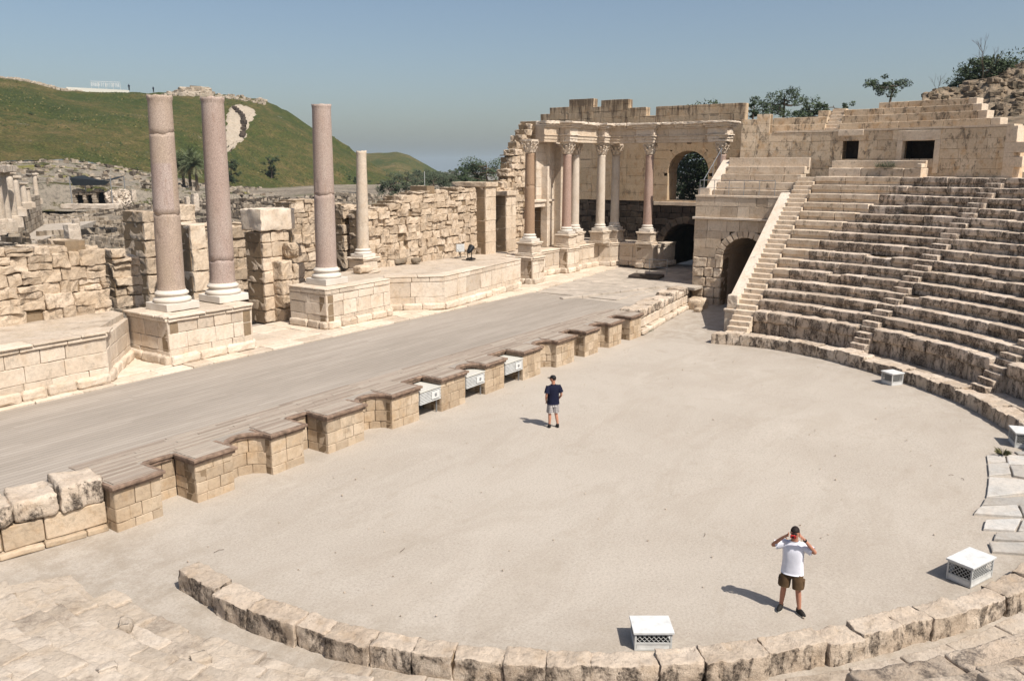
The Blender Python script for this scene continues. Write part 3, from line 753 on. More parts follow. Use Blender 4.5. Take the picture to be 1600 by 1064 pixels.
# stage building podium at the right end
podium('stone_podium', 'podium with pedestals below the tall row of capitals and columns', [(19.2, 15.5), (25.1, 15.45), (25.12, 14.8), (26.7, 14.8), (26.72, 15.3), (30.3, 15.25), (30.6, 14.4), (31.65, 14.2), (31.66, 12.5), (31.0, 12.48), (31.02, 11.1), (31.7, 11.0), (34.5, 10.9)], 1.28, 3.0, [(34.5, 23), (27, 23), (19.2, 18.5)], seed=8, course=.62, capover=.1)

# ------------------------------------------------------------------ columns
def column(name, label, x, y, zp, zs, zt, rb, rt, mat='granite', cracks=(), group=None, lean=(0, 0), toprough=.04, tonefn=None, ringcap=True, seed=0, plinth=True, basemat='newmarble', cap=None, cat='column', pedz=None):
    """zp underside of plinth, zs shaft bottom, zt shaft top"""
    random.seed(seed+int(x*10)); t = thing(name, label, cat, (x, y, zp), group)
    zb = zs-(zs-zp)*.62 if plinth else zp
    if plinth:
        mb = MB(); mb.rbox(-rb*1.42, rb*1.42, -rb*1.42, rb*1.42, zp, zb, lambda a, b, c: (x+a, y+b, c), .02, .012, .4); mb.build('plinth', M[basemat], t)
    hb = zs-zb; prof = []
    for (q, r_) in ((0, 1.33), (.06, 1.4), (.18, 1.43), (.30, 1.39), (.36, 1.3), (.42, 1.2), (.5, 1.14), (.58, 1.15), (.62, 1.22), (.7, 1.27), (.8, 1.25), (.86, 1.17), (.93, 1.1), (1.01, 1.06)):
        prof.append((rb*r_, zb+hb*q))
    mb = MB(); mb.lathe(prof, x, y, 36); mb.build('base', M[basemat], t, True)
    mb = MB(); seg = 44; Hs = zt-zs; rings = []
    zz = 0
    while zz <= Hs:
        if all(abs(zz-c[0]) > .14 for c in cracks): rings.append((zz, None))
        zz += .09
    for c in cracks:
        for dz, k in ((-.03, 1), (-.012, .95), (.012, .95), (.03, 1)): rings.append((c[0]+dz, (c, k)))
    rings.sort(key=lambda q: q[0]); vs = []; tn = []; fs = []
    for z, cr in rings:
        q = z/Hs; r0 = rb+(rt-rb)*(q**1.35)
        if z < .16: r0 *= 1+.05*(1-z/.16)
        if ringcap and Hs-z < .2: r0 *= 1.075 if Hs-z < .12 else 1.03
        for i in range(seg):
            a = 2*math.pi*i/seg; zo = 0; r_ = r0
            if cr: c, k = cr; zo = c[1]*math.sin(a*1+c[2])+.035*math.sin(3*a+c[2]*2)+.02*math.sin(7*a); r_ = r0*k
            if Hs-z < .1: zo = toprough*noise.noise(Vector((math.cos(a)*2, math.sin(a)*2, seed)))*2
            dn = noise.noise(Vector((math.cos(a)*1.6+seed, math.sin(a)*1.6, z*1.1)))
            r_ *= 1+.008*dn-(.05 if dn > .52 else 0)*(1 if mat != 'granite' or z < Hs*.6 else .4)
            vs.append((x+r_*math.cos(a)+lean[0]*q, y+r_*math.sin(a)+lean[1]*q, zs+z+zo)); tn.append(tonefn(z, a) if tonefn else .25+.25*noise.noise(Vector((math.cos(a)+seed, math.sin(a), z*.5))))
    m = len(rings)
    for k in range(m-1):
        for i in range(seg):
            j = (i+1) % seg; fs.append((k*seg+i, k*seg+j, (k+1)*seg+j, (k+1)*seg+i))
    vs.append((x+lean[0], y+lean[1], zt-.03)); tn.append(.3)
    for i in range(seg): fs.append(((m-1)*seg+i, (m-1)*seg+(i+1) % seg, len(vs)-1))
    mb.add(vs, fs, tn); mb.build('shaft', M[mat], t, True)
    if pedz is not None:
        mb = MB(); h = zp-pedz
        for (a, b, k) in ((0, .16, 1.95), (.16, .26, 1.8), (.26, .8, 1.62), (.8, .9, 1.8), (.9, 1, 1.92)):
            mb.rbox(-rb*k, rb*k, -rb*k, rb*k, pedz+h*a, pedz+h*b-.004, lambda p, q, c: (x+p, y+q, c), .03, .035, .3)
        mb.build('pedestal', M['marble'], t)
    if cap: capital(t, x+lean[0], y+lean[1], zt-.01, cap, rt)
    return t
def capital(t, x, y, z0, z1, r_):
    h = z1-z0; mb = MB()
    mb.lathe([(r_*1.02, z0), (r_*1.13, z0+h*.03), (r_*1.02, z0+h*.08), (r_*1.05, z0+h*.4), (r_*1.2, z0+h*.7), (r_*1.45, z0+h*.86)], x, y, 24)
    for row, (n_, zb, hh, ro, of) in enumerate(((8, .06, .4, 1.06, 0), (8, .3, .42, 1.12, .5))):
        for i in range(n_):
            a = 2*math.pi*(i+of)/n_; ca, sa = math.cos(a), math.sin(a)
            for u0, u1, r0, r1, w0, w1 in ((0, .5, ro, ro*1.16, .34, .36), (.5, .85, ro*1.16, ro*1.36, .36, .3), (.85, .98, ro*1.36, ro*1.6, .3, .2), (.98, .86, ro*1.6, ro*1.66, .2, .12)):
                P = []
                for (u, rr, w_) in ((u0, r0, w0), (u1, r1, w1)):
                    for sg in (-1, 1):
                        for dd in (0, .12): P.append((x+ca*r_*(rr+dd)-sa*sg*w_*r_, y+sa*r_*(rr+dd)+ca*sg*w_*r_, z0+h*(zb+hh*u)))
                mb.add(P, [(0, 2, 3, 1), (4, 5, 7, 6), (0, 1, 5, 4), (2, 6, 7, 3), (0, 4, 6, 2), (1, 3, 7, 5)], U(.3, .9))
    for i in range(4):
        a = math.pi/4+math.pi/2*i; ca, sa = math.cos(a), math.sin(a)
        pts = [(x+ca*r_*k, y+sa*r_*k, z0+h*q) for k, q in ((1.1, .5), (1.35, .66), (1.65, .82), (1.85, .84), (1.9, .76), (1.8, .71))]
        mb.tube(pts, [r_*.14, r_*.13, r_*.12, r_*.13, r_*.14, r_*.12], 6, U(.4, .9))
    n_ = 24; vs = []
    for z in (z0+h*.86, z1):
        for i in range(n_):
            a = 2*math.pi*i/n_; q = abs(math.cos(2*a)); k = 1.95-.55*q*(1 if True else 0)
            vs.append((x+r_*k*math.cos(a)*U(.97, 1), y+r_*k*math.sin(a)*U(.97, 1), z+U(-.01, .01)))
    mb.add(vs, [tuple(range(n_-1, -1, -1)), tuple(range(n_, 2*n_))]+[(i, (i+1) % n_, n_+(i+1) % n_, n_+i) for i in range(n_)])
    mb.build('capital', M['marble'], t)
c1 = onY(268, 452, 14.62); c1t = onY(249, 150, 14.62)
c2 = onY(348, 441, 14.7); c2t = onY(331.5, 152, 14.7)
c3 = onY(510, 417, 14.75); c3t = onY(502, 162, 14.75)
print('cols', c1, c1t, c2, c2t, c3, c3t)
def tone1(z, a):
    h = c1t.z-c1.z; q = z/h; t = .75+.3*noise.noise(Vector((math.cos(a)*1.5, math.sin(a)*1.5, z*.7)))
    if .42 < q < .66 and math.sin(a+2.1) < .55: t = .05
    return max(0, min(1, t))
hh = c1t.z-c1.z
column('granite_column', 'leftmost tall granite column, cracked across in two places and patched', c1.x, c1.y, 3.14, c1.z, c1t.z, .50, .425, cracks=((hh*.403, .04, .5), (hh*.81, .045, 2.2)), lean=(c1t.x-c1.x, 0), tonefn=tone1, seed=1, group='broken granite columns along the stage')
column('granite_column', 'tall pink granite column sharing a podium with the cracked one', c2.x, c2.y, 3.14, c2.z, c2t.z, .50, .43, cracks=((.95, .03, 1.),), lean=(c2t.x-c2.x, 0), seed=2, group='broken granite columns along the stage')
column('granite_column', 'lone tall pink granite column on the middle podium', c3.x, c3.y, 3.16, c3.z, c3t.z, .485, .42, cracks=(((c3t.z-c3.z)*.45, .02, 3.),), lean=(c3t.x-c3.x, 0), seed=3, group='broken granite columns along the stage')
cw = onY(567, 388, 16.9); cwt = onY(564.5, 236, 16.9); print('white', cw, cwt)
column('marble_column', 'slender white marble column in front of the rubble wall', cw.x, cw.y, cw.z-.45, cw.z, cwt.z, .33, .25, mat='marble', seed=4, plinth=True, pedz=3.05, lean=(cwt.x-cw.x, 0), ringcap=True)
# columns of the right-hand stage building
def vcol(px, py, y=None, x=None, **k):
    return (onY(px, py, y) if y else onX(px, py, x))
spec = [(827.4, 363.5, dict(y=14.45), 'granite', 'brown granite column standing alone on the leftmost high pedestal', (.9, .7)),
        (885, 357, dict(y=15.6), 'granite', 'pink granite column left of a white one under the entablature', (.0, 0)),
        (897.5, 354, dict(y=16.3), 'marble', 'white column half hidden behind the left pink column', (.0, 0)),
        (937.6, 352, dict(y=15.1), 'marble', 'white front column in the middle of the standing colonnade', (.0, 0)),
        (960, 352, dict(x=32.1), 'marble', 'white rear column just right of the middle white column', (.0, 0)),
        (1011.6, 353.6, dict(x=31.45), 'granite', 'pink granite column nearest the big arched window', (.0, 0)),
        (1125, 300, dict(x=31.5), 'granite', 'column with a capital rising behind the upper stone seats', (.0, 0))]
vpos = []
for i, (px, py, kw, mt, lab, _) in enumerate(spec):
    p = vcol(px, py, **kw); vpos.append(p); print('vcol', i, p)
    column('corinthian_column', lab, p.x, p.y, 3.9, 4.42, 9.42, .33, .28, mat=('colmarble' if mt == 'marble' else ('brownshaft' if i == 0 else 'rose')), seed=10+i, cap=10.22, pedz=3.0, group='standing columns of the stage building', plinth=True,
           tonefn=(lambda z, a: .9) if i == 0 else None, cracks=((3.0, .03, 1),) if i == 0 else ())
# tall pedestal under the leftmost one
podium('stone_podium', 'narrow high pedestal block below the brown granite column', [(vpos[0].x-.75, 15.9), (vpos[0].x-.7, 13.75), (vpos[0].x+.7, 13.75), (vpos[0].x+.75, 15.9)], 1.28, 3.0, [], seed=9, lens=(.5, .9))
podium('stone_podium', 'hidden podium below the column behind the upper seats', [(31.0, 7.3), (31.0, 5.6), (34.2, 5.6)], .1, 3.0, [(34.2, 7.3)], seed=19)
# entablature over the columns
random.seed(41)
ent = thing('entablature', 'carved stone entablature carried by the standing columns', 'entablature', (29, 15, 10.2))
def ent_run(p0, p1, mb, z0=10.22, off=0.):
    mp, L = line(p0, p1)
    for (a, b, d) in ((0, .2, 0.0), (.2, .42, -.04), (.42, .5, -.1), (.5, .95, -.02), (.95, 1.06, -.1)):
        s = 0
        while s < L-.01:
            e = min(L, s+U(1.2, 2.4)); 
            if L-e < .6: e = L
            mb.rbox(s+.004, e-.004, d+off, .75, z0+a, z0+b-.002, mp, .012, .012, .4, .4+.2*math.sin(s)); s = e
def ent_cor(p0, p1, mb, z=11.28, over=.35):
    mp, L = line(p0, p1); s = -.0
    while s < L-.01:
        e = min(L, s+U(.7, 1.5))
        if L-e < .4: e = L
        mb.rbox(s+.01, e-.01, -over*.5, .8, z, z+.14, mp, .04, .03, .2, U(.5, .9), 4); mb.rbox(s+.01, e-.01, -over+U(-.08, .1), .8, z+.14, z+.33, mp, .05, .05, .15, U(.5, .95), 4); s = e
V5 = vpos
pts = [(onY(851, 205, vpos[1].y+.7).x, vpos[1].y+.75), (vpos[1].x-.6, vpos[1].y+.35), (vpos[3].x+.2, vpos[3].y+.25), (vpos[5].x+.2, vpos[5].y), (31.7, vpos[6].y-.5)]
mb = MB(); cb = MB()
ent_run(pts[0], pts[1], mb); ent_run((vpos[1].x-.6, vpos[1].y-.05), (vpos[3].x, vpos[3].y-.05), mb); ent_run((vpos[3].x+.2, vpos[3].y-.3), (vpos[5].x-.1, vpos[5].y), mb); ent_run((31.35, vpos[5].y), (31.35, vpos[6].y-.5), mb)
ent_cor(pts[0], pts[1], cb); ent_cor((vpos[1].x-.6, vpos[1].y-.05), (vpos[3].x, vpos[3].y-.05), cb); ent_cor((vpos[3].x+.2, vpos[3].y-.3), (vpos[5].x-.1, vpos[5].y), cb); ent_cor((31.35, vpos[5].y), (31.35, vpos[6].y-.5), cb)
mb.build('architrave', M['lime'], ent); cb.build('cornice', M['marble'], ent)
for i in (1, 3, 5, 6):
    p = vpos[i]; mb = MB()
    for (a, b, k) in ((0, .2, .5), (.2, .42, .54), (.42, .52, .62), (.52, .95, .52), (.95, 1.07, .66), (1.07, 1.22, .76), (1.22, 1.36, .9)):
        mb.rbox(-k, k, -k, k+.4, 10.23+a, 10.23+b-.003, lambda s, d, z: (p.x+s, p.y+d, z), .03, .05 if i == 6 else .03, .25, U(.6, 1), 3)
    mb.build('projecting_block', M['marble'], ent)

# ------------------------------------------------------------------ walls of the stage building (right end)
random.seed(51)
def steps(tab):
    def f(s):
        for a, z in tab:
            if s < a: return z
        return tab[-1][1]
    return f
# wall facing the camera behind the columns
YW0, YW1 = 22.9, 5.9
def pY(px): return onX(px, 300, 34.).y
def zX(px, py): return onX(px, py, 34.).z
ac_, ar = 9.85, 1.62        # window arch centre and radius along Y
sC = YW0-9.95; 
def win_holes(z):
    r_ = 1.62
    if 6.05 < z < 8.1: return [(sC-r_, sC+r_)]
    r_ = 1.98
    if 8.1 <= z < 8.1+r_: h = min(1.9, math.sqrt(r_*r_-(z-8.1)**2)); return [(sC-h, sC+h)]
    return []
sD = YW0-9.9
def dark_holes(z):
    r_ = 1.95
    if z < 2.5: return [(sD-r_, sD+r_)]
    r_ = 2.25
    if z < 2.5+r_: h = math.sqrt(max(0, r_*r_-(z-2.5)**2)); return [(sD-h, sD+h)]
    return []
vw = thing('stage_building_wall', 'high beige wall with a big arched window behind the columns', 'wall', (34, 11, 1.2))
mp, L = line((34, YW0), (34, YW1))
BK = [YW0-onX(q, 165, 34.).y for q in (859, 889, 927, 939, 982, 1010, 1025)]
top = steps([(BK[0], zX(850, 178)), (BK[1], zX(870, 168)), (BK[2], zX(908, 155)), (BK[3], zX(933, 167)), (BK[4], zX(960, 156)), (BK[5], zX(1000, 168)), (BK[6], zX(1017, 181)), (99, zX(1090, 164))])
mb = MB(); co = MB(); masonry(mb, mp, L, 6.0, lambda s: min(top(s), 11.7), 1.7, .62, (.8, 1.5), .012, .006, .004, jit=.004, holes=win_holes, core=co, res=.7, vary=.05, tone_fn=lambda s, z: U(.25, .75), brk=BK)
masonry(mb, mp, L, 11.71, top, .7, .5, (.7, 1.3), .02, .015, .004, jit=.01, core=co, res=.5, vary=.05, tone_fn=lambda s, z: U(.2, .8), brk=BK)
merge_core(mb, co); mb.build('ashlar', [M['back'], M['back']], vw)
mb = MB(); co = MB(); masonry(mb, mp, L, .2, 6.0, 1.7, .5, (.5, 1.1), .03, .03, .012, jit=.03, holes=dark_holes, core=co, d0=.02)
merge_core(mb, co); mb.build('basalt_course', [M['basalt'], M['basalt']], vw)
def arch_ring(mb, mp, sc, zc, r_, th, d0, d1, n_=13, a0=0, a1=180, rnd=.03, amp=.02, tone=None):
    for i in range(n_):
        b0 = R(a0+(a1-a0)*i/n_); b1 = R(a0+(a1-a0)*(i+1)/n_)
        q = lambda s, d, z: mp(sc-z*math.cos(s), d, zc+z*math.sin(s))
        # local s is angle, z is radius
        def f(s, d, z): return q(s, d, z)
        L_ = (b1-b0)*r_
        g = .006/r_
        mb.rbox(0, L_, d0, d1, r_+U(0, .02), r_+th*U(.94, 1.04), lambda s, d, z, b0=b0, b1=b1: f(b0+g+(b1-b0-2*g)*s/L_, d, z), rnd, amp, .3, tone)
mb = MB(); arch_ring(mb, mp, sC, 8.1, 1.6, .5, -.006, 1.69, 15, rnd=.012, amp=0.004, tone=.5); 
for sg in (-1, 1): mb.box(sC+sg*1.6-.03, sC+sg*1.6+.03, .004, 1.68, 6.03, 8.1, .5, mp)
mb.box(sC-1.65, sC+1.65, -.02, 1.7, 5.98, 6.1, .6, mp); mb.build('window_arch', M['back'], vw)
mb = MB(); arch_ring(mb, mp, sD, 2.5, 1.9, .5, -.06, 1.2, 13, tone=.5); mb.build('door_arch', M['basalt'], vw)
mb = MB(); mb.rbox(sC-2.6, L+.0, -.12, .02, 5.72, 6.0, mp, .03, .02, .5, .8); mb.build('stone_band', M['lime'], vw)
def tunnel(name, mp, sc, r_, zc, z0, d0, d1, parent, mat='basalt'):
    mb = MB(); ps = [(sc-r_, z0), (sc-r_, zc)]+[(sc-r_*math.cos(R(a)), zc+r_*math.sin(R(a))) for a in range(10, 180, 10)]+[(sc+r_, zc), (sc+r_, z0)]
    vs = []; fs = []; m = len(ps)
    for k in range(9):
        d = d0+(d1-d0)*k/8
        for s, z in ps: vs.append(mp(s+U(-.03, .03), d, z+U(-.03, .03)))
    for k in range(8):
        for i in range(m-1): fs.append((k*m+i, k*m+i+1, (k+1)*m+i+1, (k+1)*m+i))
    fs.append(tuple(8*m+i for i in range(m)))
    # outer skin so that no light leaks in
    mb.add(vs, fs); 
    mb.box(sc-r_-.8, sc-r_-.35, d0+.4, d1+.5, z0, zc+r_+.8, .5, mp); mb.box(sc+r_+.35, sc+r_+.8, d0+.4, d1+.5, z0, zc+r_+.8, .5, mp); mb.box(sc-r_-.8, sc+r_+.8, d0+.4, d1+.5, zc+r_+.4, zc+r_+.8, .5, mp); mb.box(sc-r_-.8, sc+r_+.8, d1+.1, d1+.5, z0, zc+r_+.8, .5, mp)
    return mb.build(name, M[mat], parent)
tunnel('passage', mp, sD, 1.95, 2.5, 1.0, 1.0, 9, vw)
# wall facing the orchestra with broken pilasters
sw = thing('stage_back_wall', 'broken high wall with pilasters and a doorway left of the pink columns', 'wall', (28, 17.2, 1.3))
def xY(px): return onY(px, 300, 17.2).x
def zY(px, py): return onY(px, py, 17.2).z
mp, L = line((xY(838), 17.2), (xY(881), 17.2)); X0 = xY(838)
top = lambda s: zY(850, 190)
def door(z):
    if z < 5.8: return [(xY(836)-X0, xY(849)-X0)]
    return []
mb = MB(); co = MB(); masonry(mb, mp, L, 3.0, top, 1.4, .6, (.7, 1.4), .014, .01, .005, jit=.006, core=co, holes=door, res=.7, vary=.05)
merge_core(mb, co); mb.build('ashlar', [M['marble'], M['joint']], sw)
mb = MB()
for px, wd, z1, pr in ((866, .5, 9.9, .55), (853, .32, 10.3, .3), (846, .25, 8.6, .5)):
    s = xY(px)-X0
    masonry(mb, mp, s+wd, 3.0, z1, pr+.05, .9, (.9, 1.2), .015, .01, .004, d0=-pr, jit=.004, s_start=s, vary=.1)
mb.build('pilaster', M['marble'], sw)
mb = MB(); s0 = xY(835)-X0; mb.rbox(s0-.7, s0+1.9, -.3, .2, 5.8, 6.15, mp, .03, .02, .4, .8); mb.rbox(s0-.85, s0+2.0, -.42, .2, 6.15, 6.32, mp, .03, .02, .4, .9)
mb.rbox(s0+1.35, s0+1.75, -.2, .2, 3.0, 5.8, mp, .02, .01, .6, .8); mb.build('door_frame', M['marble'], sw)
# stepped rubble remains left of it
random.seed(61)
tab = [(778, 262), (786, 275), (790, 240), (800, 236), (806, 214), (818, 205), (826, 196), (840, 183)]
X2 = onY(765, 290, 17.9).x; X2 += .6; mp, L = line((X2, 17.7), (xY(842), 17.7))
def rtop(s):
    x = X2+s; best = 7
    px = 765+(842-765)*s/L-9
    y = interp([(765, 288), (774, 286), (776, 262), (784, 262), (785, 244), (793, 241), (797, 238), (801, 232), (806, 214), (812, 208), (818, 202), (826, 196), (842, 186)], px)
    return onY(px, y, 17.9).z+U(-.25, .1)
mb = MB(); co = MB(); masonry(mb, mp, L, 3.0, rtop, .9, .42, (.35, .95), .05, .07, .012, jit=.14, core=co, split=True, res=.2)
merge_core(mb, co)
o = mb.build('ruined_wall', [M['rough'], M['joint']]); tag(o, 'jagged rubble wall climbing in steps behind the brown granite column', 'wall')
for i, (px0, px1, pyt, yy, lab) in enumerate(((746, 775, 285, 17.0, 'squared pale masonry pier at the right end of the rubble wall'), (778, 806, 299, 16.9, 'weathered square pier just left of the leftmost brown column'))):
    x0 = onY(px0+13, 320, yy).x; x1 = onY(px1, 320, yy).x; zt = onY((px0+px1)/2, pyt, yy).z
    t = thing('masonry_pier', lab, 'pier', (x0, yy, 3)); mb = MB(); co = MB()
    mp, L = line((x0, yy), (x1, yy)); masonry(mb, mp, L, 3., zt-.3, 2.6, .75, (.5, 1.1), .02, .02, .006, core=co); merge_core(mb, co)
    mb.build('shaft', [M['lime'], M['joint']], t)
    mb = MB(); mb.rbox(-.12, L+.12, -.12, 2.7, zt-.3, zt, mp, .04, .03, .4, .7); mb.build('capping_stone', M['rough'], t)

# long rubble wall behind the podiums
random.seed(71)
def topfn(mp_y, tabpx, x0, jitter=.15):
    xs = [(onY(px, py, mp_y).x, onY(px, py, mp_y).z) for px, py in tabpx]
    return lambda s: interp(xs, x0+s)+U(-jitter, jitter*.4)
def rubble_wall(label, yy, px0, px1, tabpx, z0, mat='rough', depth=1.5, course=.45, lens=(.35, 1.0), xr=None, amp=.07):
    x0 = xr[0] if xr else onY(px0, 350, yy).x; x1 = xr[1] if xr else onY(px1, 350, yy).x
    mp, L = line((x0, yy), (x1, yy)); mb = MB(); co = MB()
    masonry(mb, mp, L, z0, topfn(yy, tabpx, x0), depth, course, lens, .05, amp, .01, jit=.07, core=co, split=True, res=.2)
    merge_core(mb, co); o = mb.build('ruined_wall', [M[mat], M['joint']]); return tag(o, label, 'wall')
rubble_wall('long rubble wall between the white column and the square pier', 17.75, 575, 762, [(572, 326), (600, 324), (618, 314), (640, 304), (655, 299), (700, 297), (735, 292), (765, 288)], 2.9)
rubble_wall('high rubble wall behind the left podium at the photo edge', 16.6, -40, 168, [(-40, 384), (0, 384), (90, 384), (105, 372), (130, 374), (150, 385), (170, 392)], 2.9, xr=(-19, -6.7), course=.5, lens=(.4, 1.1))
rubble_wall('short lumpy rubble stub left of the cracked granite column', 17.6, 172, 214, [(160, 398), (180, 392), (208, 398), (216, 405)], 2.9, course=.42)
rubble_wall('narrow rubble stub right of the middle granite column', 19.5, 536, 560, [(530, 318), (548, 320), (562, 324)], 1.2)
rubble_wall('shaded rubble stretch behind the white marble column', 20.2, 560, 582, [(555, 316), (582, 318)], 1.2)
rubble_wall('rubble wall behind the big pillar and the middle column', 18.9, 456, 500, [(450, 316), (470, 308), (490, 312), (505, 318)], 1.2, course=.5)
rubble_wall('dark basalt and limestone wall behind the second granite column', 24, 318, 392, [(310, 345), (360, 352), (395, 348)], 0, course=.6, lens=(.5, 1.2), depth=1.2, amp=.04)
def pillar(label, x, y, wx, wy, z0, z1, seed, mat='rough', course=.6, amp=.05, taper=None):
    random.seed(seed); t = thing('masonry_pillar', label, 'pillar', (x, y, z0)); mb = MB(); co = MB()
    mp, L = line((x, y), (x+wx, y)); masonry(mb, mp, L, z0, (lambda s: z1+U(-.1, .05)) if taper is None else taper, wy, course, (.5, 1.1), .06, amp, .01, jit=.05, core=co, res=.22)
    merge_core(mb, co); mb.build('masonry', [M[mat], M['joint']], t); return t
b = onZ(424.7, 501, 1.3)
p0 = onY(407, 345, 17.3); p1 = onY(450, 345, 17.3)
t = pillar('big stepped masonry pillar left of the middle granite column', p0.x, 17.3, 1.6, 1.3, 1.2, 5.6, 81, course=.66, mat='lime')
mb = MB(); mp, L = line((p0.x-.12, 17.15), (p0.x+2.05, 17.15)); mb.rbox(0, L-.1, 0, 1.5, 5.61, 6.62, mp, .06, .07, .2, .8); mb.build('top_block', M['marble'], t, True)
mb = MB(); mp, L = line((p0.x+.5, 16.6), (p0.x+1.9, 16.6)); masonry(mb, mp, L, 1.2, lambda s: 4.3-.3*s, .8, .75, (.6, .9), .08, .06, .01, jit=.06, res=.2)
mb.rbox(.55, 1.35, -.1, .7, 4.3, 5.0, mp, .3, .1, .12, .3); mb.build('leaning_blocks', M['rough'], t)
q0 = onY(297, 360, 18.6); q1 = onY(322, 360, 18.6)
pillar('grey masonry pillar seen between the two left granite columns', q0.x, 18.6, q1.x-q0.x, 1.6, 1.2, onY(310, 352, 18.6).z, 83, mat='lime', course=.9)
q0 = onY(224, 350, 21.); q1 = onY(247, 350, 21.)
pillar('tall squared pillar partly behind the cracked granite column', q0.x, 21., q1.x-q0.x, 1.8, .5, onY(225, 328, 21).z, 84, mat='rough', course=.8)
q0 = onY(281, 350, 21.); q1 = onY(296, 350, 21.)
pillar('dark rounded block standing right of the cracked granite column', q0.x, 21., q1.x-q0.x+.4, 1.6, .5, onY(285, 322, 21).z, 85, mat='rough', course=1.1)
# ================================================================== ORCHESTRA KERB, PAVING, SEATS
random.seed(101)
kb = MB(); co = MB()
KR = [(-184, 14.3), (-180, 14.36), (-176, 14.46), (-172, 14.6), (-168, 14.68), (-163, 14.85), (-157, 14.93), (-142, 14.93), (-136, 14.85), (-130, 14.74), (-123, 14.72), (-115, 14.86), (-110, 14.9), (-60, 14.95), (-45, 14.97), (-32, 14.94), (-25, 15.04), (-18, 15.16), (-11, 15.12), (-5, 14.85), (0, 14.45)]
def kmap(s, d, z):
    a = -s/15.; r_ = interp(KR, math.degrees(a))+d; return (r_*math.cos(a), r_*math.sin(a), z)
def kerb_run(a0, a1, label, ends):
    mb = MB(); co = MB(); s = R(-a0)*15; L = R(-a1)*15
    while s < L-.05:
        ang = -math.degrees(s/15.); far = ang > -75
        l = U(.45, 1.0) if far else U(.6, 1.25)
        if L-s-l < .5: l = L-s
        h = (.54 if ang > -28 else .48)+U(-.05, .05) if far else .42+U(-.025, .035)
        th = .72 if far else .5
        g_ = .001 if random.random() < .75 else U(.006, .022)
        mb.rbox(s+g_, s+l-g_, U(-.035, .035), th+U(-.04, .05), -.06, h, kmap, .022, .04, .07, U(.2, .9), 3.8); co.box(s, s+l, .08, th-.1, 0, h-.07, .3, kmap); s += l
    merge_core(mb, co); o = mb.build('orchestra_kerb', [M['kerb'], M['joint']], None, True); tag(o, label, 'kerb')
kerb_run(.3, -88, 'curved kerb of worn blocks below the far right seats', 0)
kerb_run(-88, -180.6, 'curved kerb of cracked blocks sweeping across the foreground', 0)
# passage paving between kerb and seats
def ring_slabs(mb, r0, r1, a0, a1, zf, lens, rnd=.03, amp=.02, res=.3, th=.2, tone=None, skip=0.):
    mp = arc(r0, a0); L = R(a0-a1)*r0; s = 0
    while s < L-.05:
        l = U(*lens)
        if L-s-l < lens[0]*.5: l = L-s
        z = zf(a0-math.degrees(s/r0)) if callable(zf) else zf
        if random.random() >= skip: mb.rbox(s+.01, s+l-.01, .008, r1-r0-.008, z-th, z+U(-.02, .02), mp, rnd, amp, res, tone)
        s += l
mb = MB()
zr = lambda a: interp([(-180, .2), (-150, .12), (-100, .1), (0, .22)], a)
ring_slabs(mb, 15.5, 16.35, -2, -163, zr, (.8, 1.6), .04, .025); ring_slabs(mb, 16.36, 17.2, -2, -150, lambda a: zr(a)+.015, (.7, 1.5), .04, .025)
tag(mb.build('passage_paving', M['slab'], None, True), 'ring of pale worn slabs between the curved kerb and the seats', 'paving')
mb = MB(); vs = []; fs = []
for i in range(91):
    a = R(178-2*i)*-1
    for r_ in (15.4, 18.5): vs.append((r_*math.cos(a), r_*math.sin(a), .03))
# ruined seat bank at the left: irregular slabs stepping up gently
random.seed(104)
mb = MB(); co = MB()
for k in range(15):
    r0 = 15.93+.49*k
    amax = [181.5, 183.5, 185.5, 187, 187.5, 188, 188.5, 189, 189, 189, 190, 190, 190, 190, 190][k]
    amin = 137 if k < 3 else 133.5
    zf = lambda a, k=k: .30+.093*k+.10*noise.noise(Vector((a*.12, k*.7, 0)))+(0 if k < 2 else .02)
    mp = arc(r0, -amin); L = R(amax-amin)*r0; s = 0
    while s < L-.1:
        l = U(.4, 1.3); z = zf(s/r0*57)+U(-.02, .03); 
        if k == 0 and s > L*.4: z -= .05
        mb.rbox(s+.0, s+l-.0, U(-.1, .06), .54, z-.4, z+U(-.02, .03), mp, .03, .04, .09, U(.2, .8), 2.0); s += l
    co.box(0, L, .12, .75, -.2, .2+.12*k, .6, lambda s, d, z: mp(s, d, z)) if False else None
for i in range(14):
    a = -R(U(150, 187)); r_ = U(16.2, 22.5); jrock(mb, (r_*math.cos(a), r_*math.sin(a), .30+.19*(r_-16)), U(.08, .2), U(.3, 1))
rs_ = thing('ruined_seat_bank', 'eroded bank of pale seat stones at the bottom left corner', 'stone seats', (-18, -4, 0))
mb.build('seat_stones', M['slab'], rs_, True)
mb = MB(); vs, fs = gridmesh(lambda a, r_: (r_*math.cos(-R(a)), r_*math.sin(-R(a)), .02+(r_-15.9)*.188-.05+.05*noise.noise(Vector((a*.3, r_*2, 0)))), [133+1.2*i for i in range(48)], [15.95+.33*i for i in range(26)])
mb.add(vs, fs, .6); mb.build('rubble_fill', M['slab'], rs_, True)

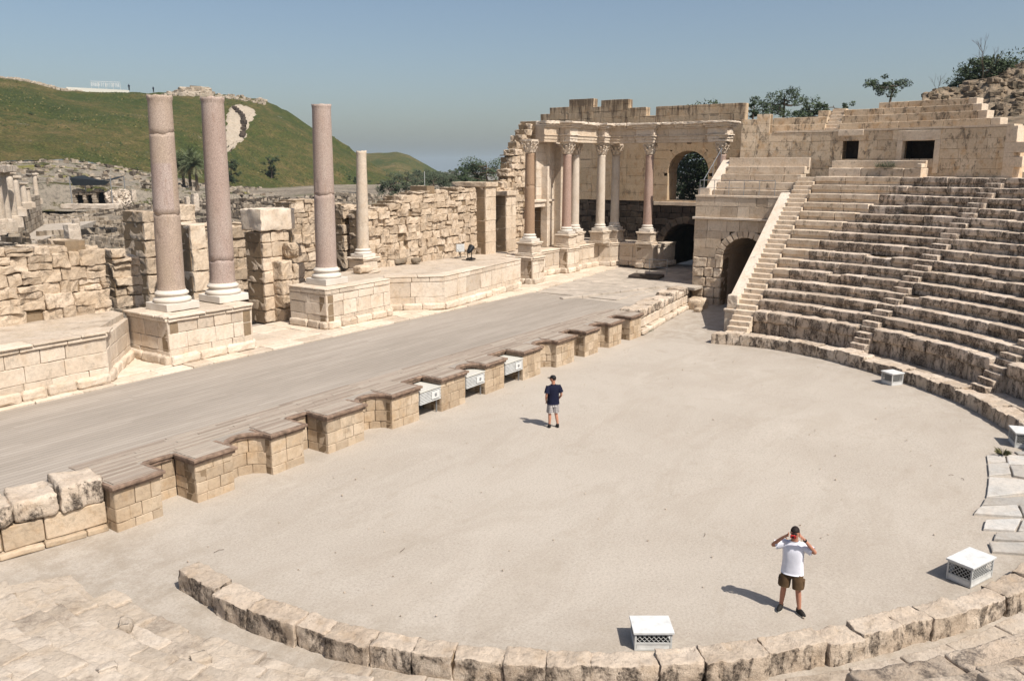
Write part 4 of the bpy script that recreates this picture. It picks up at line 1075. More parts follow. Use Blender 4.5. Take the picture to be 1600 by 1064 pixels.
# first row of seats nearest the camera, at the bottom right corner
RK = lambda k: 17.15+.69*k
ZK = lambda k: 1.36+.475*k
def seat_row(parent, k, a0, a1, mat='seat', lens=(.7, 2.3), first=False, smoothness=None, label=None, res=.14, z=None):
    r_ = RK(k); zt = ZK(k) if z is None else z; mb = MB(); co = MB(); mp = arc(r_, a0); L = R(a0-a1)*r_
    new = mat == 'newseat'; rnd, amp = (.025, .014) if new else (.04, .028)
    if first:
        masonry(mb, mp, L, .1, zt-.52, .6, .55, (.5, .9), .03, .03, .01, core=co, d0=.1)
        s = 0
        while s < L-.05:
            l = U(*lens)
            if L-s-l < lens[0]*.6: l = L-s
            mb.rbox(s+.012, s+l-.012, U(-.05, .0), 1.0, zt-.52, zt+U(-.03, .03), mp, .07, .045, res, None, 2.8); s += l
    else:
        s = 0
        while s < L-.05:
            l = U(*lens)
            if L-s-l < lens[0]*.6: l = L-s
            h = U(-.03, .025) if not new else U(-.005, .005)
            brk_ = (not new) and random.random() < .07
            if brk_: h -= U(.05, .12)
            mb.rbox(s+.01, s+l-.01, U(-.04, .03)*(0.3 if new else 1)+(.07 if brk_ else 0), .95, zt-.28, zt+h, mp, rnd, amp*(1.5 if brk_ else 1), res, (U(.85, 1) if random.random() < .06 else None), 2.8)
            mb.rbox(s+.012, s+l-.012, .085+U(-.01, .02), .6, zt-.53, zt-.27, mp, .03, amp*.7, res*1.5, None, 2.8); s += l
    n_ = max(1, int(L/1.2))
    for i in range(n_): co.box(L*i/n_, L*(i+1)/n_, .3, 1.1, zt-.75, zt-.1, .3, mp)
    merge_core(mb, co); o = mb.build('seat_row', [M[mat], M['joint']], parent, not new)
    if label: o['label'] = label
    return o
near = thing('seating_bank', 'lichen covered front seat stones in the bottom right corner', 'stone seats', (-9, -15, 0))
random.seed(107)
for k in range(3): seat_row(near, k, -78, -134.2+1.5*k, 'lichen', first=(k == 0), z=ZK(0)+.0 if k == 0 else ZK(k)-.25)
bank = thing('seating_bank', 'great curved bank of weathered stone seats on the right', 'stone seats', (22, -8, 0))
random.seed(109)
ST2, ST3, ST4 = -23.2, -46.2, -69
for k in range(15):
    r_ = RK(k); hw = math.degrees(.42/r_); a0 = -math.degrees(math.asin(1.1/r_))
    nn_ = interp([(0, 1.5), (3, 3), (8, 9), (11, 14), (14, 17)], k)   # degrees of restored smooth seats next to the first stair
    if k > 3:
        seat_row(bank, k, a0, a0-nn_*.6, 'newseat', lens=(1.5, 2.6)); seat_row(bank, k, a0-nn_*.6, ST2+hw, 'seat')
    else: seat_row(bank, k, a0, ST2+hw, first=(k == 0))
    seat_row(bank, k, ST2-hw, ST3+hw, first=(k == 0)); seat_row(bank, k, ST3-hw, ST4+hw, first=(k == 0))
    seat_row(bank, k, ST4-hw, -77, first=(k == 0))
# stairways: two steps to each row
def stairs(a, w_, k0=0, mat='seat'):
    mb = MB()
    for k in range(0, 15):
        r_ = RK(k); zt = ZK(k)
        for q in (0, 1):
            rr = r_-.34+.345*q if k else r_-.1+.345*q
            z = zt-.475+.24*(q+1)-.01 if k else zt-.24*(1-q)
            mp = arc(rr, a+math.degrees(w_/2/rr)); mb.rbox(.01, w_-.01, 0+U(-.02, .02), .8, z-.27, z, mp, .03, .025, .2, U(.2, .9))
    for i, z in enumerate((.42, .66, .9)):
        rr = 17.15-.75+.25*i; mp = arc(rr, a+math.degrees(w_/2/rr)); mb.rbox(.01, w_-.01, U(-.05, .02), .9, z-.3, z, mp, .05, .03, .2, U(.3, 1))
    o = mb.build('stairway', M[mat], bank)
stairs(ST2, .84); stairs(ST3, .84); stairs(ST4, .84)
mb = MB(); random.seed(113)
n_ = 33
x0s = 17.0
for i in range(n_):
    z = .36+.2375*(i)+0; x = 17.25+.345*(i-4) if i > 3 else 17.25-.3*(4-i)
    z = min(z, 8.0)
    mb.rbox(x, x+.75, -1.09, -.02, z-.3, z, lambda a, b, c: (a, b, c), .03, .015, .3, U(.5, 1))
mb.build('stairway', M['newseat'], bank)
# earth and masonry body under the seats
mb = MB()
mb.add(*gridmesh(lambda a, t: ((17.6+t[0])*math.cos(-R(a)), (17.6+t[0])*math.sin(-R(a)), t[1]), [2.5+2.5*i for i in range(31)], [(0, .1), (0, .5), (10.3, 7.5), (11., 7.98), (20., 7.98), (20., 0)]))
mb.build('core', M['newseat'], bank)
# parapet beside the first stair
pr = thing('stair_parapet', 'smooth white sloping parapet beside the first stairway', 'parapet', (21, .3, 0))
mb = MB()
Xa, Xb, za, zb = 18.15, 25.75, 1.85, 7.05
def parq(x): return za+(zb-za)*(x-Xa)/(Xb-Xa)
vs = []
for x in (Xa, Xb):
    for y in (.0, .5): vs += [(x, y, -.1), (x, y, parq(x)-.14)]
mb.add(vs, [(0, 1, 3, 2), (4, 6, 7, 5), (0, 4, 5, 1), (2, 3, 7, 6), (1, 5, 7, 3), (0, 2, 6, 4)], .8); mb.build('wall', M['marble'], pr)
mb = MB(); mb.rbox(0, 1, -.04, .54, 0, 1, lambda s, d, z: (Xa-.05+s*(Xb-Xa+.1), d, parq(Xa-.05+s*(Xb-Xa+.1))-.15+z*.15), .04, .01, .1, .95)
mb.build('coping', M['marble'], pr)
mb = MB(); mb.rbox(17.55, 18.2, -.06, .58, -.05, 1.15, lambda a, b, c: (a, b, c), .03, .02, .3, .7); mb.rbox(17.5, 18.22, -.09, .62, 1.15, 1.28, lambda a, b, c: (a, b, c), .03, .015, .3, .9)
mb.rbox(17.68, 18.3, -.03, .53, 1.28, 2.0, lambda a, b, c: (a, b, c), .06, .03, .2, .8); mb.build('end_post', M['marble'], pr)

# vomitory wall with its arch, upper seats and parapets above it
vo = thing('vomitory_wall', 'masonry end wall of the seats pierced by a round arched passage', 'wall', (25.5, 3, 0))
XV = 25.55
mp, L = line((XV, 5.75), (XV, .4))        # s = 5.75 - Y
sA = 5.75-2.42
def vh(z):
    r_ = 1.88
    if z < 2.85: return [(sA-1.45, sA+1.45)]
    if z < 2.85+r_: h = math.sqrt(r_*r_-(z-2.85)**2); return [(sA-h, sA+h)]
    return []
random.seed(121)
mb = MB(); co = MB(); masonry(mb, mp, L, -.1, 3.0, 1.3, .62, (.55, .95), .08, .05, .012, holes=vh, core=co, jit=.04, res=.2)
masonry(mb, mp, L, 3.0, 5.35, 1.3, .55, (.7, 1.3), .02, .012, .006, holes=vh, core=co, jit=.01); merge_core(mb, co); mb.build('wall', [M['lime'], M['joint']], vo)
mb = MB(); arch_ring(mb, mp, sA, 2.85, 1.44, .46, -.03, 1.3, 15, rnd=.05, amp=.03); mb.build('arch', M['lime'], vo)
mb = MB(); mb.rbox(-.12, L, -.16, .4, 5.36, 5.5, mp, .03, .02, .5, .9)
mb.build('string_course', M['marble'], vo)
mb = MB(); masonry(mb, mp, L, 5.51, 6.7, .5, .58, (.6, 1.6), .015, .008, .005, jit=.006); mb.rbox(-.03, L, -.04, .55, 6.71, 6.84, mp, .02, .01, .6, .95); mb.build('parapet', M['lime'], vo)
tunnel('passage', mp, sA, 1.47, 2.85, -.1, 1.2, 9, vo, 'lime')
mb = MB()    # side wall towards the stage building
mp3, L3 = line((29.8, 5.8), (25.5, 5.8)); mp3 = (lambda s, d, z: (29.8-s, 5.78-d, z)); masonry(mb, mp3, 4.2, -.1, 6.0, .4, .6, (.7, 1.3), .03, .02, .01); mb.box(26.2, 40, .5, 5.3, 6.0, 6.68); mb.build('side_wall', M['lime'], vo)
us_ = thing('upper_seats', 'small flight of restored seats above the arched passage', 'stone seats', (27, 3, 6.7))
random.seed(123)
for k in range(4):
    x = 26.35+.72*k; zt = 7.17+.475*k; mb = MB()
    mp, L = line((x, 5.0), (x, .0)); masonry(mb, mp, L, zt-.47, zt, 1.1, .46, (1.2, 2.2), .03, .015, .006, vary=0, jit=.01); mb.build('seat_row', M['newseat'], us_)
mb = MB(); mp, L = line((29.0, 5.0), (29.0, -.1)); mb.rbox(0, L, 0, .3, 8.5, 9.13, mp, .02, .01, .5, .9); mb.build('back_panel', M['lime'], us_)
mb = MB()
vs = []
for x, z in ((26.0, 6.9), (26.5, 7.15), (29.4, 9.0)):
    for y in (5.02, 5.55): vs += [(x, y, 6.0), (x, y, z)]
mb.add(vs, [(0, 1, 3, 2), (8, 10, 11, 9), (0, 4, 5, 1), (4, 8, 9, 5), (2, 3, 7, 6), (6, 7, 11, 10), (1, 5, 7, 3), (5, 9, 11, 7)], .9); mb.build('side_parapet', M['marble'], us_)
mb = MB(); mb.box(25.75, 26.2, 5.0, 5.7, 6.85, 7.25, .9); mb.build('end_block', M['marble'], us_)
rl = thing('handrail', 'thin steel handrail on the parapet beside the upper seats', 'handrail', (27, 5.3, 7)); mb = MB()
mb.tube([(26.3, 5.6, 7.75), (29.2, 5.6, 9.75)], .025, 6)
for x in (26.4, 27.8, 29.1): mb.tube([(x, 5.6, 7.0+(x-26.3)*.64), (x, 5.6, 7.82+(x-26.4)*.69)], .02, 6)
mb.build('rail', M['steel'], rl)
rl = thing('handrail', 'thin steel handrail along the top of the arched passage wall', 'handrail', (25.7, 3, 6.8)); mb = MB()
mb.tube([(25.75, 5.6, 7.75), (25.75, .9, 7.75)], .022, 6); mb.tube([(25.75, 5.6, 7.3), (25.75, .9, 7.3)], .014, 6)
for i in range(6): mb.tube([(25.75, 5.6-.94*i, 6.82), (25.75, 5.6-.94*i, 7.75)], .018, 6)
mb.build('rail', M['steel'], rl)

# ------------------------------------------------------------------ upper wall with two doorways and upper seats
random.seed(131)
RW = 30.
uw = thing('upper_back_wall', 'tall restored back wall above the seats with two dark doorways', 'wall', (30, -3, 8))
A0 = 8.7; mp = arc(RW, A0); sa = lambda ang: R(A0-ang)*RW; LW = sa(-21.1)
def dh(z):
    o = []
    if 9.03 < z < 10.38: o.append((sa(-3.35), sa(-5.15)))
    if z > 9.7 and z < 10.2: o = [(sa(-3.35), sa(-5.15))]
    if 8.97 < z < 10.03: o.append((sa(-9.9), sa(-13.4)))
    return o
topw = lambda s: 11.55 if s < sa(6.9) else (11.85 if s < sa(5.3) else 10.66)
mb = MB(); co = MB(); masonry(mb, mp, LW, 7.9, topw, .8, .56, (.8, 1.6), .012, .008, .004, jit=.005, holes=dh, core=co, vary=.05, res=.8, brk=[sa(6.9), sa(5.3)], tone_fn=lambda s, z: U(.3, 1) if (s < sa(3) or random.random() < .25) else U(.3, .6))
merge_core(mb, co)
M['up'] = stone('upper_wall_stone', (.60, .49, .365), (.54, .42, .295), stain=(.05, .042, .035), amt=.85, bstr=.3, grime=(.52, .60), warm=(.45, .28, .14), warmth=.6, tone=.5)
mb.build('ashlar', [M['up'], M['joint']], uw)
mb = MB()
for a, b, z0, z1, d in ((-9.4, -13.9, 10.05, 10.62, -.05), (-9.35, -9.95, 8.2, 10.04, -.06), (-13.35, -13.95, 8.2, 10.04, -.06), (-2.7, -5.6, 10.4, 10.75, -.05)):
    mb.rbox(sa(a), sa(b), d, .5, z0, z1, mp, .03, .02, .3, U(.7, 1))
mb.build('door_surround', M['lime'], uw)
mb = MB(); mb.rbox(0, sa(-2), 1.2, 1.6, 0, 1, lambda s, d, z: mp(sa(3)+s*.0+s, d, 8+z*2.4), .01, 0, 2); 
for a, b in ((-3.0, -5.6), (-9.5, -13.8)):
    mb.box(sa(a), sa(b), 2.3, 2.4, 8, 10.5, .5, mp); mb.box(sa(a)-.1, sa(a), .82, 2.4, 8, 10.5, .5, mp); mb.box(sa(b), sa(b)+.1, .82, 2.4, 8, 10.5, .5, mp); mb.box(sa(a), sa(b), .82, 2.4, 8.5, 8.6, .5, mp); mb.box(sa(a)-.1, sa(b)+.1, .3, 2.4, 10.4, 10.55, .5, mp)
mb.build('chamber', M['basalt'], uw)  # dark stone picked so the doorway interiors are coloured like deep shade
mb = MB(); mb.rbox(0, LW-sa(4.8), -.03, .9, 0, 1, lambda s, d, z: mp(sa(4.8)+s, d, 10.67+z*.12), .02, .01, .6, .8)
for i in range(0): pass
mb.build('coping', M['lime'], uw)
mb = MB(); z = 8.0
for i, (e, zz) in enumerate(((-21.5, 8.0), (-22.3, 8.55), (-21.4, 9.1), (-22.4, 9.3), (-21.5, 9.85))):
    mb.rbox(sa(-20.4), sa(e), -.02, .7, zz, [8.55, 9.1, 9.3, 9.85, 10.7][i], mp, .02, .015, .3, .95)
mb.build('end_blocks', M['lime'], uw)
M['mound'] = stone('mound_rock', (.30, .235, .17), (.13, .1, .07), stain=(.045, .045, .03), amt=.85, bstr=1., streak=False, warmth=.3, grime=(.5, .6))
# roof slab closing chambers and carrying upper seats
mb = MB(); mb.add(*gridmesh(lambda a, t: ((30.4+t[0])*math.cos(R(a)), (30.4+t[0])*math.sin(R(a)), t[1]), [9-1.5*i for i in range(19)], [(0, 10.6), (4, 10.6), (9, 12.0), (9.5, 6)])); mb.build('roof', M['mound'], uw)
mb = MB(); mb.box(sa(-20.3), sa(-21.), .72, 6.0, 7.9, 10.62, .5, mp); mb.build('end_wall', M['up'], uw)
bench = thing('stone_bench', 'long stone bench standing in front of the two doorways', 'bench', (29, -4, 8)); mb = MB()
mp2 = arc(28.85, -2.6); Lb = R(10.5)*28.85
masonry(mb, mp2, Lb, 7.95, 8.5, 1.1, .55, (1.5, 2.5), .04, .025, .008); mb.build('seat', M['newseat'], bench)
mb = MB(); mb.rbox(0, Lb, .55, .8, 8.5, 8.92, mp2, .03, .015, .5, .7); mb.rbox(Lb-.28, Lb, 0, .55, 8.5, 8.75, mp2, .04, .03, .3, .9); mb.build('back_panel', M['lime'], bench)
ur = thing('uppermost_seats', 'topmost tiers of restored seats against the sky with a narrow stair', 'stone seats', (31, -3, 10.7))
random.seed(133)
def uprow(r_, a0, a1, z0, z1, endblk=True):
    mp = arc(r_, a0); L = R(a0-a1)*r_; mb = MB(); masonry(mb, mp, L, z0, z1, .9, z1-z0, (1.4, 2.6), .025, .015, .006, vary=0, jit=.008, tone_fn=lambda s, z: U(.2, .7)); o = mb.build('seat_row', M['up'], ur)
    if endblk:
        mb = MB(); mb.rbox(L+.01, L+.5, .0, .9, z0, z1, mp, .03, .015, .3, 1.); mb.build('end_block', M['lime'], ur)
uprow(30.9, 6.0, -.7, 10.75, 11.2, False); uprow(31.65, 5.6, -.5, 11.2, 11.68, False); uprow(32.4, .9, -.3, 11.68, 12.1, False)
uprow(30.9, -2.3, -18.0, 10.75, 11.2); uprow(31.65, -2.1, -16.1, 11.2, 11.68); uprow(32.4, -1.9, -15.0, 11.68, 12.1); uprow(33.15, -5.2, -14.0, 12.1, 12.5)
mb = MB()
for i in range(7): mp_ = arc(30.95+.33*i, -.72+.05*i); mb.rbox(0, R(1.55)*31, 0, .6, 10.7+.21*i, 10.95+.21*i, mp_, .02, .01, .3, U(.7, 1))
mb.build('stairway', M['lime'], ur)
mb = MB(); mp = arc(RW, -22.4); masonry(mb, mp, 12, 7.9, 8.32, .7, .42, (.9, 1.7), .04, .03, .01); tag(mb.build('low_wall', M['lime']), 'low wall continuing right from the end of the back wall', 'wall')

# rocky mound behind the far right seats
random.seed(141)
def mound(px, t):
    fo = interp([(1440, 172), (1470, 172), (1500, 178), (1520, 190), (1545, 203), (1575, 210), (1600, 218), (1640, 240), (1800, 330), (2000, 420)], px)
    cr = interp([(1440, 160), (1475, 151), (1510, 141), (1545, 123), (1600, 112), (1700, 98), (1850, 85), (2000, 85)], px)
    p0 = atd(px, fo, interp([(1505, 60.5), (1540, 57.8), (1700, 56), (2000, 50)], px)); p1 = atd(px, cr, 80)
    if t <= 1: p = p0.lerp(p1, t); p.z = p0.z+(p1.z-p0.z)*(t+.16*math.sin(math.pi*t))
    else: p = p1+Vector((math.cos(R(-18)), math.sin(R(-18)), 0))*(t-1)*40; p.z = p1.z-(t-1)**2*3
    if t < 0: p.z = 7.
    else: p.z += fbm(Vector((p.x*.35, p.y*.35, p.z*.5)), 6)*1.0*min(1, t*6+.15)
    return p
mb = MB(); mb.add(*gridmesh(mound, [1440+3.5*i for i in range(161)], [-.02]+[i/55 for i in range(56)]+[1.1, 1.4, 2.2]))
struct(mb.build('mound', M['mound'], smooth=False))
mb = MB()
for i in range(1300):
    p = mound(U(1445, 1800), U(0, 1)); jrock(mb, p, U(.08, .34)*(1 if random.random() < .9 else 1.9))
tag(mb.build('boulders', M['mound']), 'loose boulders covering the brown rocky mound', 'rocks', kind='stuff')
# ground behind the upper wall
mb = MB(); mb.add(*gridmesh(lambda a, r_: (r_*math.cos(R(a)), r_*math.sin(R(a)), interp([(35, 10.3), (44, 10.8), (58, 11.9), (80, 11), (100, -2)], r_)+.3*fbm(Vector((a, r_, 0))*.3)), [14-2*i for i in range(26)], [35, 38, 42, 46, 50, 54, 58, 62, 70, 80, 90, 100]))
struct(mb.build('hill', M['rockground'], smooth=True))

# ================================================================== TREES AND PLANTS
def leaves(mb, c, rad, n_, size, flat=1.0, tone=(0, 1)):
    n_ = int(n_*1.7); size *= .78
    for _ in range(n_):
        d = Vector((random.gauss(0, 1), random.gauss(0, 1), random.gauss(0, 1))).normalized()*rad*(U(.15, 1)**.5)
        p = Vector(c)+Vector((d.x, d.y, d.z*flat)); u = Vector((U(-1, 1), U(-1, 1), U(-1, 1))).normalized(); v = u.orthogonal().normalized()
        l = size*U(.6, 1.3); w_ = l*U(.3, .6)
        mb.add([p-u*l*.5, p-v*w_*.5, p+u*l*.5, p+v*w_*.5], [(0, 1, 2, 3)], U(*tone))
def tree(label, base, h, spread, n_clump=16, leaf='leaf', name='tree', seed=0, trunk=True, leafn=130, open_=False, size=.35, cat='tree', group=None, low=.35, clump=.28):
    random.seed(seed); t = thing(name, label, cat, base, group); B = Vector(base)
    mb = MB(); tm = MB()
    top = B+Vector((U(-.1, .1)*spread, U(-.1, .1)*spread, h*.8)); r0 = h*.028+.05
    mid = B+Vector((U(-.08, .08)*spread, U(-.08, .08)*spread, h*.4))
    tm.tube([B-Vector((0, 0, .5)), mid, top], [r0, r0*.7, r0*.2], 7)
    for i in range(n_clump):
        a = U(0, 6.28); q = U(0, 1)**.6; zz = U(low, max(low+.1, 1.-.45*spread*clump/h))
        rr = spread*.5*q*math.sqrt(max(.08, 1-((zz-.62)/.5)**2))
        c = B+Vector((math.cos(a)*rr, math.sin(a)*rr, h*zz)); s = mid.lerp(top, min(1, max(0, (zz-.4)/.5)))
        tm.tube([s if zz > .45 else B.lerp(mid, .7), (s+c)/2+Vector((0, 0, -.05*h)), c], [r0*.4, r0*.25, r0*.08], 5)
        tb = U(0, .35)
        for _ in range(3 if open_ else 4):
            cc = c+Vector((U(-1, 1), U(-1, 1), U(-.6, .6)))*spread*clump*.5
            leaves(mb, cc, spread*clump*U(.3, .6)*.75, leafn//4, size, .7, (tb, tb+U(.3, .65)))
    mb.build('crown', M[leaf], t)
    tm.build('trunk', M['bark'], t)
    return t
def far(px, py, d): return atd(px, py, d)
tree('spreading eucalyptus above the wall left of the upper stairs', far(1222, 200, 84), 3.9, 6.2, 15, seed=201, open_=True, leafn=140, size=.3, name='eucalyptus_tree', clump=.26)
tree('low dark bush peeping over the upper seats beside the eucalyptus', far(1262, 205, 80), 2.5, 3.6, 9, seed=202, size=.3, name='bush')
tree('small dark bush peeping over the wall top beside the narrow stair', far(1304, 196, 76), 2.0, 2.6, 7, seed=203, size=.25, name='bush')
tree('small dark bush just behind the right end of the arched window wall', far(1176, 195, 66), 1.7, 1.6, 6, seed=213, size=.2, name='bush')
tree('airy eucalyptus with two tufts above the topmost seats', far(1388, 195, 80), 4.2, 4.4, 8, seed=214, open_=True, leafn=140, size=.28, name='eucalyptus_tree', low=.6, clump=.27)
tree('big bushy tree on the mound near the top right corner', far(1520, 148, 78), 3.3, 4.6, 24, seed=205, size=.28, name='tree', low=.15)
tree('dark rounded tree at the right photo edge above the mound', far(1568, 132, 80), 2.6, 7.0, 26, seed=206, size=.28, name='tree', low=.1)
random.seed(3)
tb = thing('bare_tree', 'leafless twiggy tree sticking up above the mound', 'tree', far(1532, 140, 76)); mb = MB()
def twig(p, d, l, r_, n_):
    q = p+d*l; mb.tube([p, (p+q)/2+Vector((U(-1, 1), U(-1, 1), 0))*l*.06, q], [r_, r_*.8, r_*.6], 4)
    if n_: 
        for _ in range(3): twig(q if random.random() < .6 else p.lerp(q, .6), (d+Vector((U(-.6, .6), U(-.6, .6), U(-.1, .5)))).normalized(), l*.62, r_*.55, n_-1)
twig(far(1532, 150, 76), Vector((0, 0, 1)), 2.0, .06, 4); mb.build('branches', M['bark'], tb)
tb = thing('bare_tree', 'thin leafless shrub in front of the sky left of the mound', 'tree', far(1462, 160, 74)); mb = MB()
twig(far(1463, 168, 74), Vector((-.2, 0, 1)).normalized(), 1.2, .03, 3); mb.build('branches', M['bark'], tb)
# trees seen through and beside the stage building
tree('dense dark tree filling the arched window', far(1092, 330, 92), 12, 13, 64, seed=207, size=.5, leafn=200, low=.1, name='tree')
tree('dark tree rising behind the jagged rubble wall', far(768, 300, 120), 5.2, 9, 20, seed=208, size=.4, leafn=150, low=.1, name='tree')
tree('low dark tree left of the jagged rubble wall', far(742, 300, 125), 4.0, 5, 12, seed=218, size=.4, leafn=150, low=.1, name='tree')
for i, (px, py, d, h, s_, lab) in enumerate(((617, 306, 150, 3.6, 6.5, 'rounded shrub at the left end of the bushes below the far hills'), (638, 306, 155, 4.8, 8, 'widest grey green tree in the bushes below the far hills'), (660, 300, 170, 4.6, 8, 'olive tree in the middle of the bushes below the far hills'), (678, 300, 160, 4.4, 7, 'grey green tree beside the thin pole'), (705, 298, 190, 4.2, 8, 'low tree at the right end of the far bushes'), (690, 292, 260, 4.5, 9, 'faint tree on the plain behind the far bushes'))):
    tree(lab, far(px, py, d), h, s_, 16, 'leaf2', seed=220+i, size=.4, leafn=130, low=.1, name='olive_tree', group='trees below the far hills')
for i in range(9):
    px = 655+i*11+U(-4, 4); p = far(px, 282+U(-2, 2), 420+U(-60, 60)); tree('small hazy tree on the distant plain, number unclear' if False else 'tiny hazy tree on the distant plain', p, 5, 9, 7, 'leaf2', seed=240+i, size=1.0, leafn=60, low=.1, name='tree', group='tiny trees on the distant plain')
tree('lone dark bush on the lower green slope right of the second column', tell_pt(424, .10), 7.4, 5.2, 20, 'leaf', seed=250, size=.45, leafn=160, low=.05, name='bush')
tree('dark bush at the foot of the hill beside the second granite column', tell_pt(362, .05), 7.4, 5.6, 20, 'leaf', seed=251, size=.45, leafn=160, low=.05, name='bush')
tree('round bush behind the white marble column', far(560, 292, 210), 3, 5, 10, 'leaf', seed=252, size=.4, name='bush')
def palm(label, base, h, seed):
    random.seed(seed); t = thing('palm_tree', label, 'palm tree', base, 'date palms at the foot of the hill'); B = Vector(base)
    tm = MB(); tm.tube([B-Vector((0, 0, .6)), B+Vector((U(-.1, .1), 0, h*.3)), B+Vector((U(-.2, .2), 0, h*.55))], [.36, .3, .28], 8); tm.build('trunk', M['bark'], t)
    mb = MB(); top = B+Vector((0, 0, h*.62))
    for i in range(80):
        a = U(0, 6.28); el = U(-.5, 1.4); L = h*.46*U(.8, 1.1); p = top.copy(); d = Vector((math.cos(a)*math.cos(el), math.sin(a)*math.cos(el), math.sin(el))); sd_ = Vector((-math.sin(a), math.cos(a), 0))
        tn = U(.1, .6) if el > -.1 else U(.6, 1)
        for k in range(6):
            q = p+d*L/6; w_ = L*.2*(1-abs(k-2)/5)
            for sg in (-1, 1):
                for jj in (0, .5):
                    pp = p.lerp(q, jj); mb.add([pp, pp+sd_*sg*w_+d*L*.08-Vector((0, 0, w_*.45)), pp+d*L*.05], [(0, 1, 2)], tn)
            p = q; d = (d+Vector((0, 0, -.22))).normalized()
    mb.build('crown', M['palm'], t)
for i, (px, d, h, lab) in enumerate(((276, 205, 8.6, 'date palm half hidden by the cracked granite column'), (288, 210, 8.6, 'second date palm from the left in the clump between the columns'), (298, 204, 9.2, 'third date palm from the left in the clump between the columns'), (308, 201, 8.0, 'rightmost and lowest date palm in the clump between the columns'))):
    palm(lab, far(px, 294, d), h, 260+i)
# flag weed in the paving
random.seed(5); mb = MB()
q = onZ(1566, 711, 0.05)
for i in range(90): 
    a = U(0, 6.28); e = Vector((math.cos(a)*U(.1, .3), math.sin(a)*U(.1, .3), U(.05, .22))); mb.add([q, q+e*.5+Vector((.02, 0, .05)), q+e], [(0, 1, 2)], U(0, 1))
tag(mb.build('weed', M['weed']), 'dry tuft of weed growing among the grey flagstones', 'plant')
q1_ = onZ(1393, 262, 8.55); q1_ = Vector((28.9*math.cos(R(-9.2)), 28.9*math.sin(R(-9.2)), 8.5)); mb = MB()
for i in range(260):
    a = U(0, 6.28); c = q1_+Vector((U(-.25, .25), U(-.5, .5), 0)); e = Vector((math.cos(a)*U(.05, .3), math.sin(a)*U(.05, .3), U(.1, .45))); mb.add([c, c+e*.5+Vector((.04, 0, .02)), c+e], [(0, 1, 2)], U(0, .7))
tag(mb.build('weed', M['leaf2']), 'small grey shrub growing on the long stone bench', 'plant')
q0 = onZ(1012, 519, 0.02); mb = MB()
for i in range(120):
    a = U(0, 6.28); c = q0+Vector((U(-.5, .5), U(-.1, .1), 0)); e = Vector((math.cos(a)*U(.03, .14), math.sin(a)*U(.03, .14), U(.05, .2))); mb.add([c, c+e*.5+Vector((.03, 0, 0)), c+e], [(0, 1, 2)], U(0, .5))
tag(mb.build('weed', M['palm']), 'small green weed at the foot of the right stage wall', 'plant')

# ================================================================== RUINED CITY BEHIND
random.seed(301)
def gz(p):
    d = math.hypot(p.x-CAMP.x, p.y-CAMP.y); z = terrain_z(d, 0)
    if d > 50: z += fbm(Vector((p.x*.03, p.y*.03, 0)))*min(1.2, (d-50)*.02)
    return z
mbL, mbB = MB(), MB()
def scatter(p, s, bas): simple_block(mbB if bas else mbL, (p.x, p.y, gz(p)+s*.1), s*U(.6, 1.4), s*U(.5, 1), s*U(.4, .9), U(0, 3.14), None, .25)
for i in range(6000):                                   # loose stones
    px = U(-250, 720); d = 42+150*U(0, 1)**.8; p = atd(px, 262, d); scatter(p, U(.15, .5)*(1+d*.004), random.random() < .28)
for i in range(330):                                    # foundations in rows
    px = U(-250, 680); d = U(46, 188); p = atd(px, 262, d); a = random.choice((0, math.pi/2))+.18+U(-.06, .06); n_ = random.randint(5, 18); s = U(.5, 1.0); bas = random.random() < .45; hgt = random.choice((1, 1, 1, 2))
    for k in range(n_):
        for h in range(hgt):
            q = Vector((p.x+math.cos(a)*k*s*1.05, p.y+math.sin(a)*k*s*1.05, 0)); z = gz(q)+h*s*.62
            simple_block(mbB if bas else mbL, (q.x, q.y, z), s*U(.85, 1.05), s*U(.7, .9), s*U(.5, .65), a+U(-.06, .06), None, .06)
for i in range(1100):
    px = U(-200, 640); t_ = U(0, 1)**.8; p = slope_pt(px, t_)
    s_ = U(.3, 1.1); simple_block(mbB if random.random() < .3 else mbL, (p.x, p.y, p.z), s_*U(.7, 1.6), s_, s_*U(.3, .7), U(0, 3), None, .3)
tag(mbL.build('ruin_rubble', M['rubble']), 'pale limestone rubble and low foundations of the ruined city', 'rubble', kind='stuff')
M['basrub'] = stone('basalt_rubble', (.14, .115, .09), (.075, .06, .047), amt=.3, bstr=1, streak=False, tone=.9, warm=(.1, .08, .05))
tag(mbB.build('basalt_rubble', M['basrub']), 'dark basalt rubble and foundations of the ruined city', 'rubble', kind='stuff')
# street and colonnade at far left
a, b, c, d = (far(-60, 352, 86), far(100, 345, 92), far(92, 322, 150), far(45, 322, 150))
mb = MB(); zs_ = -.95
pts = [(-120, 372), (60, 352), (97, 333), (88, 323), (45, 325), (20, 338), (-60, 350)]
pts = [onZ(px, py, -.55) for px, py in pts]
n_ = len(pts); mb.add([(p.x, p.y, -.55) for p in pts]+[(p.x, p.y, -1.6) for p in pts], [tuple(range(n_)), tuple(range(2*n_-1, n_-1, -1))]+[(i, n_+i, n_+(i+1) % n_, (i+1) % n_) for i in range(n_)])
struct(mb.build('road', M['street']))
mb = MB(); pts = [onZ(px, py, -.5) for px, py in ((-160, 385), (55, 378), (150, 345), (155, 330), (110, 330), (95, 345), (40, 356), (-120, 372))]
n_ = len(pts); mb.add([(p.x, p.y, -.5) for p in pts]+[(p.x, p.y, -1.6) for p in pts], [tuple(range(n_)), tuple(range(2*n_-1, n_-1, -1))]+[(i, n_+i, n_+(i+1) % n_, (i+1) % n_) for i in range(n_)])
struct(mb.build('path', M['gravel']))
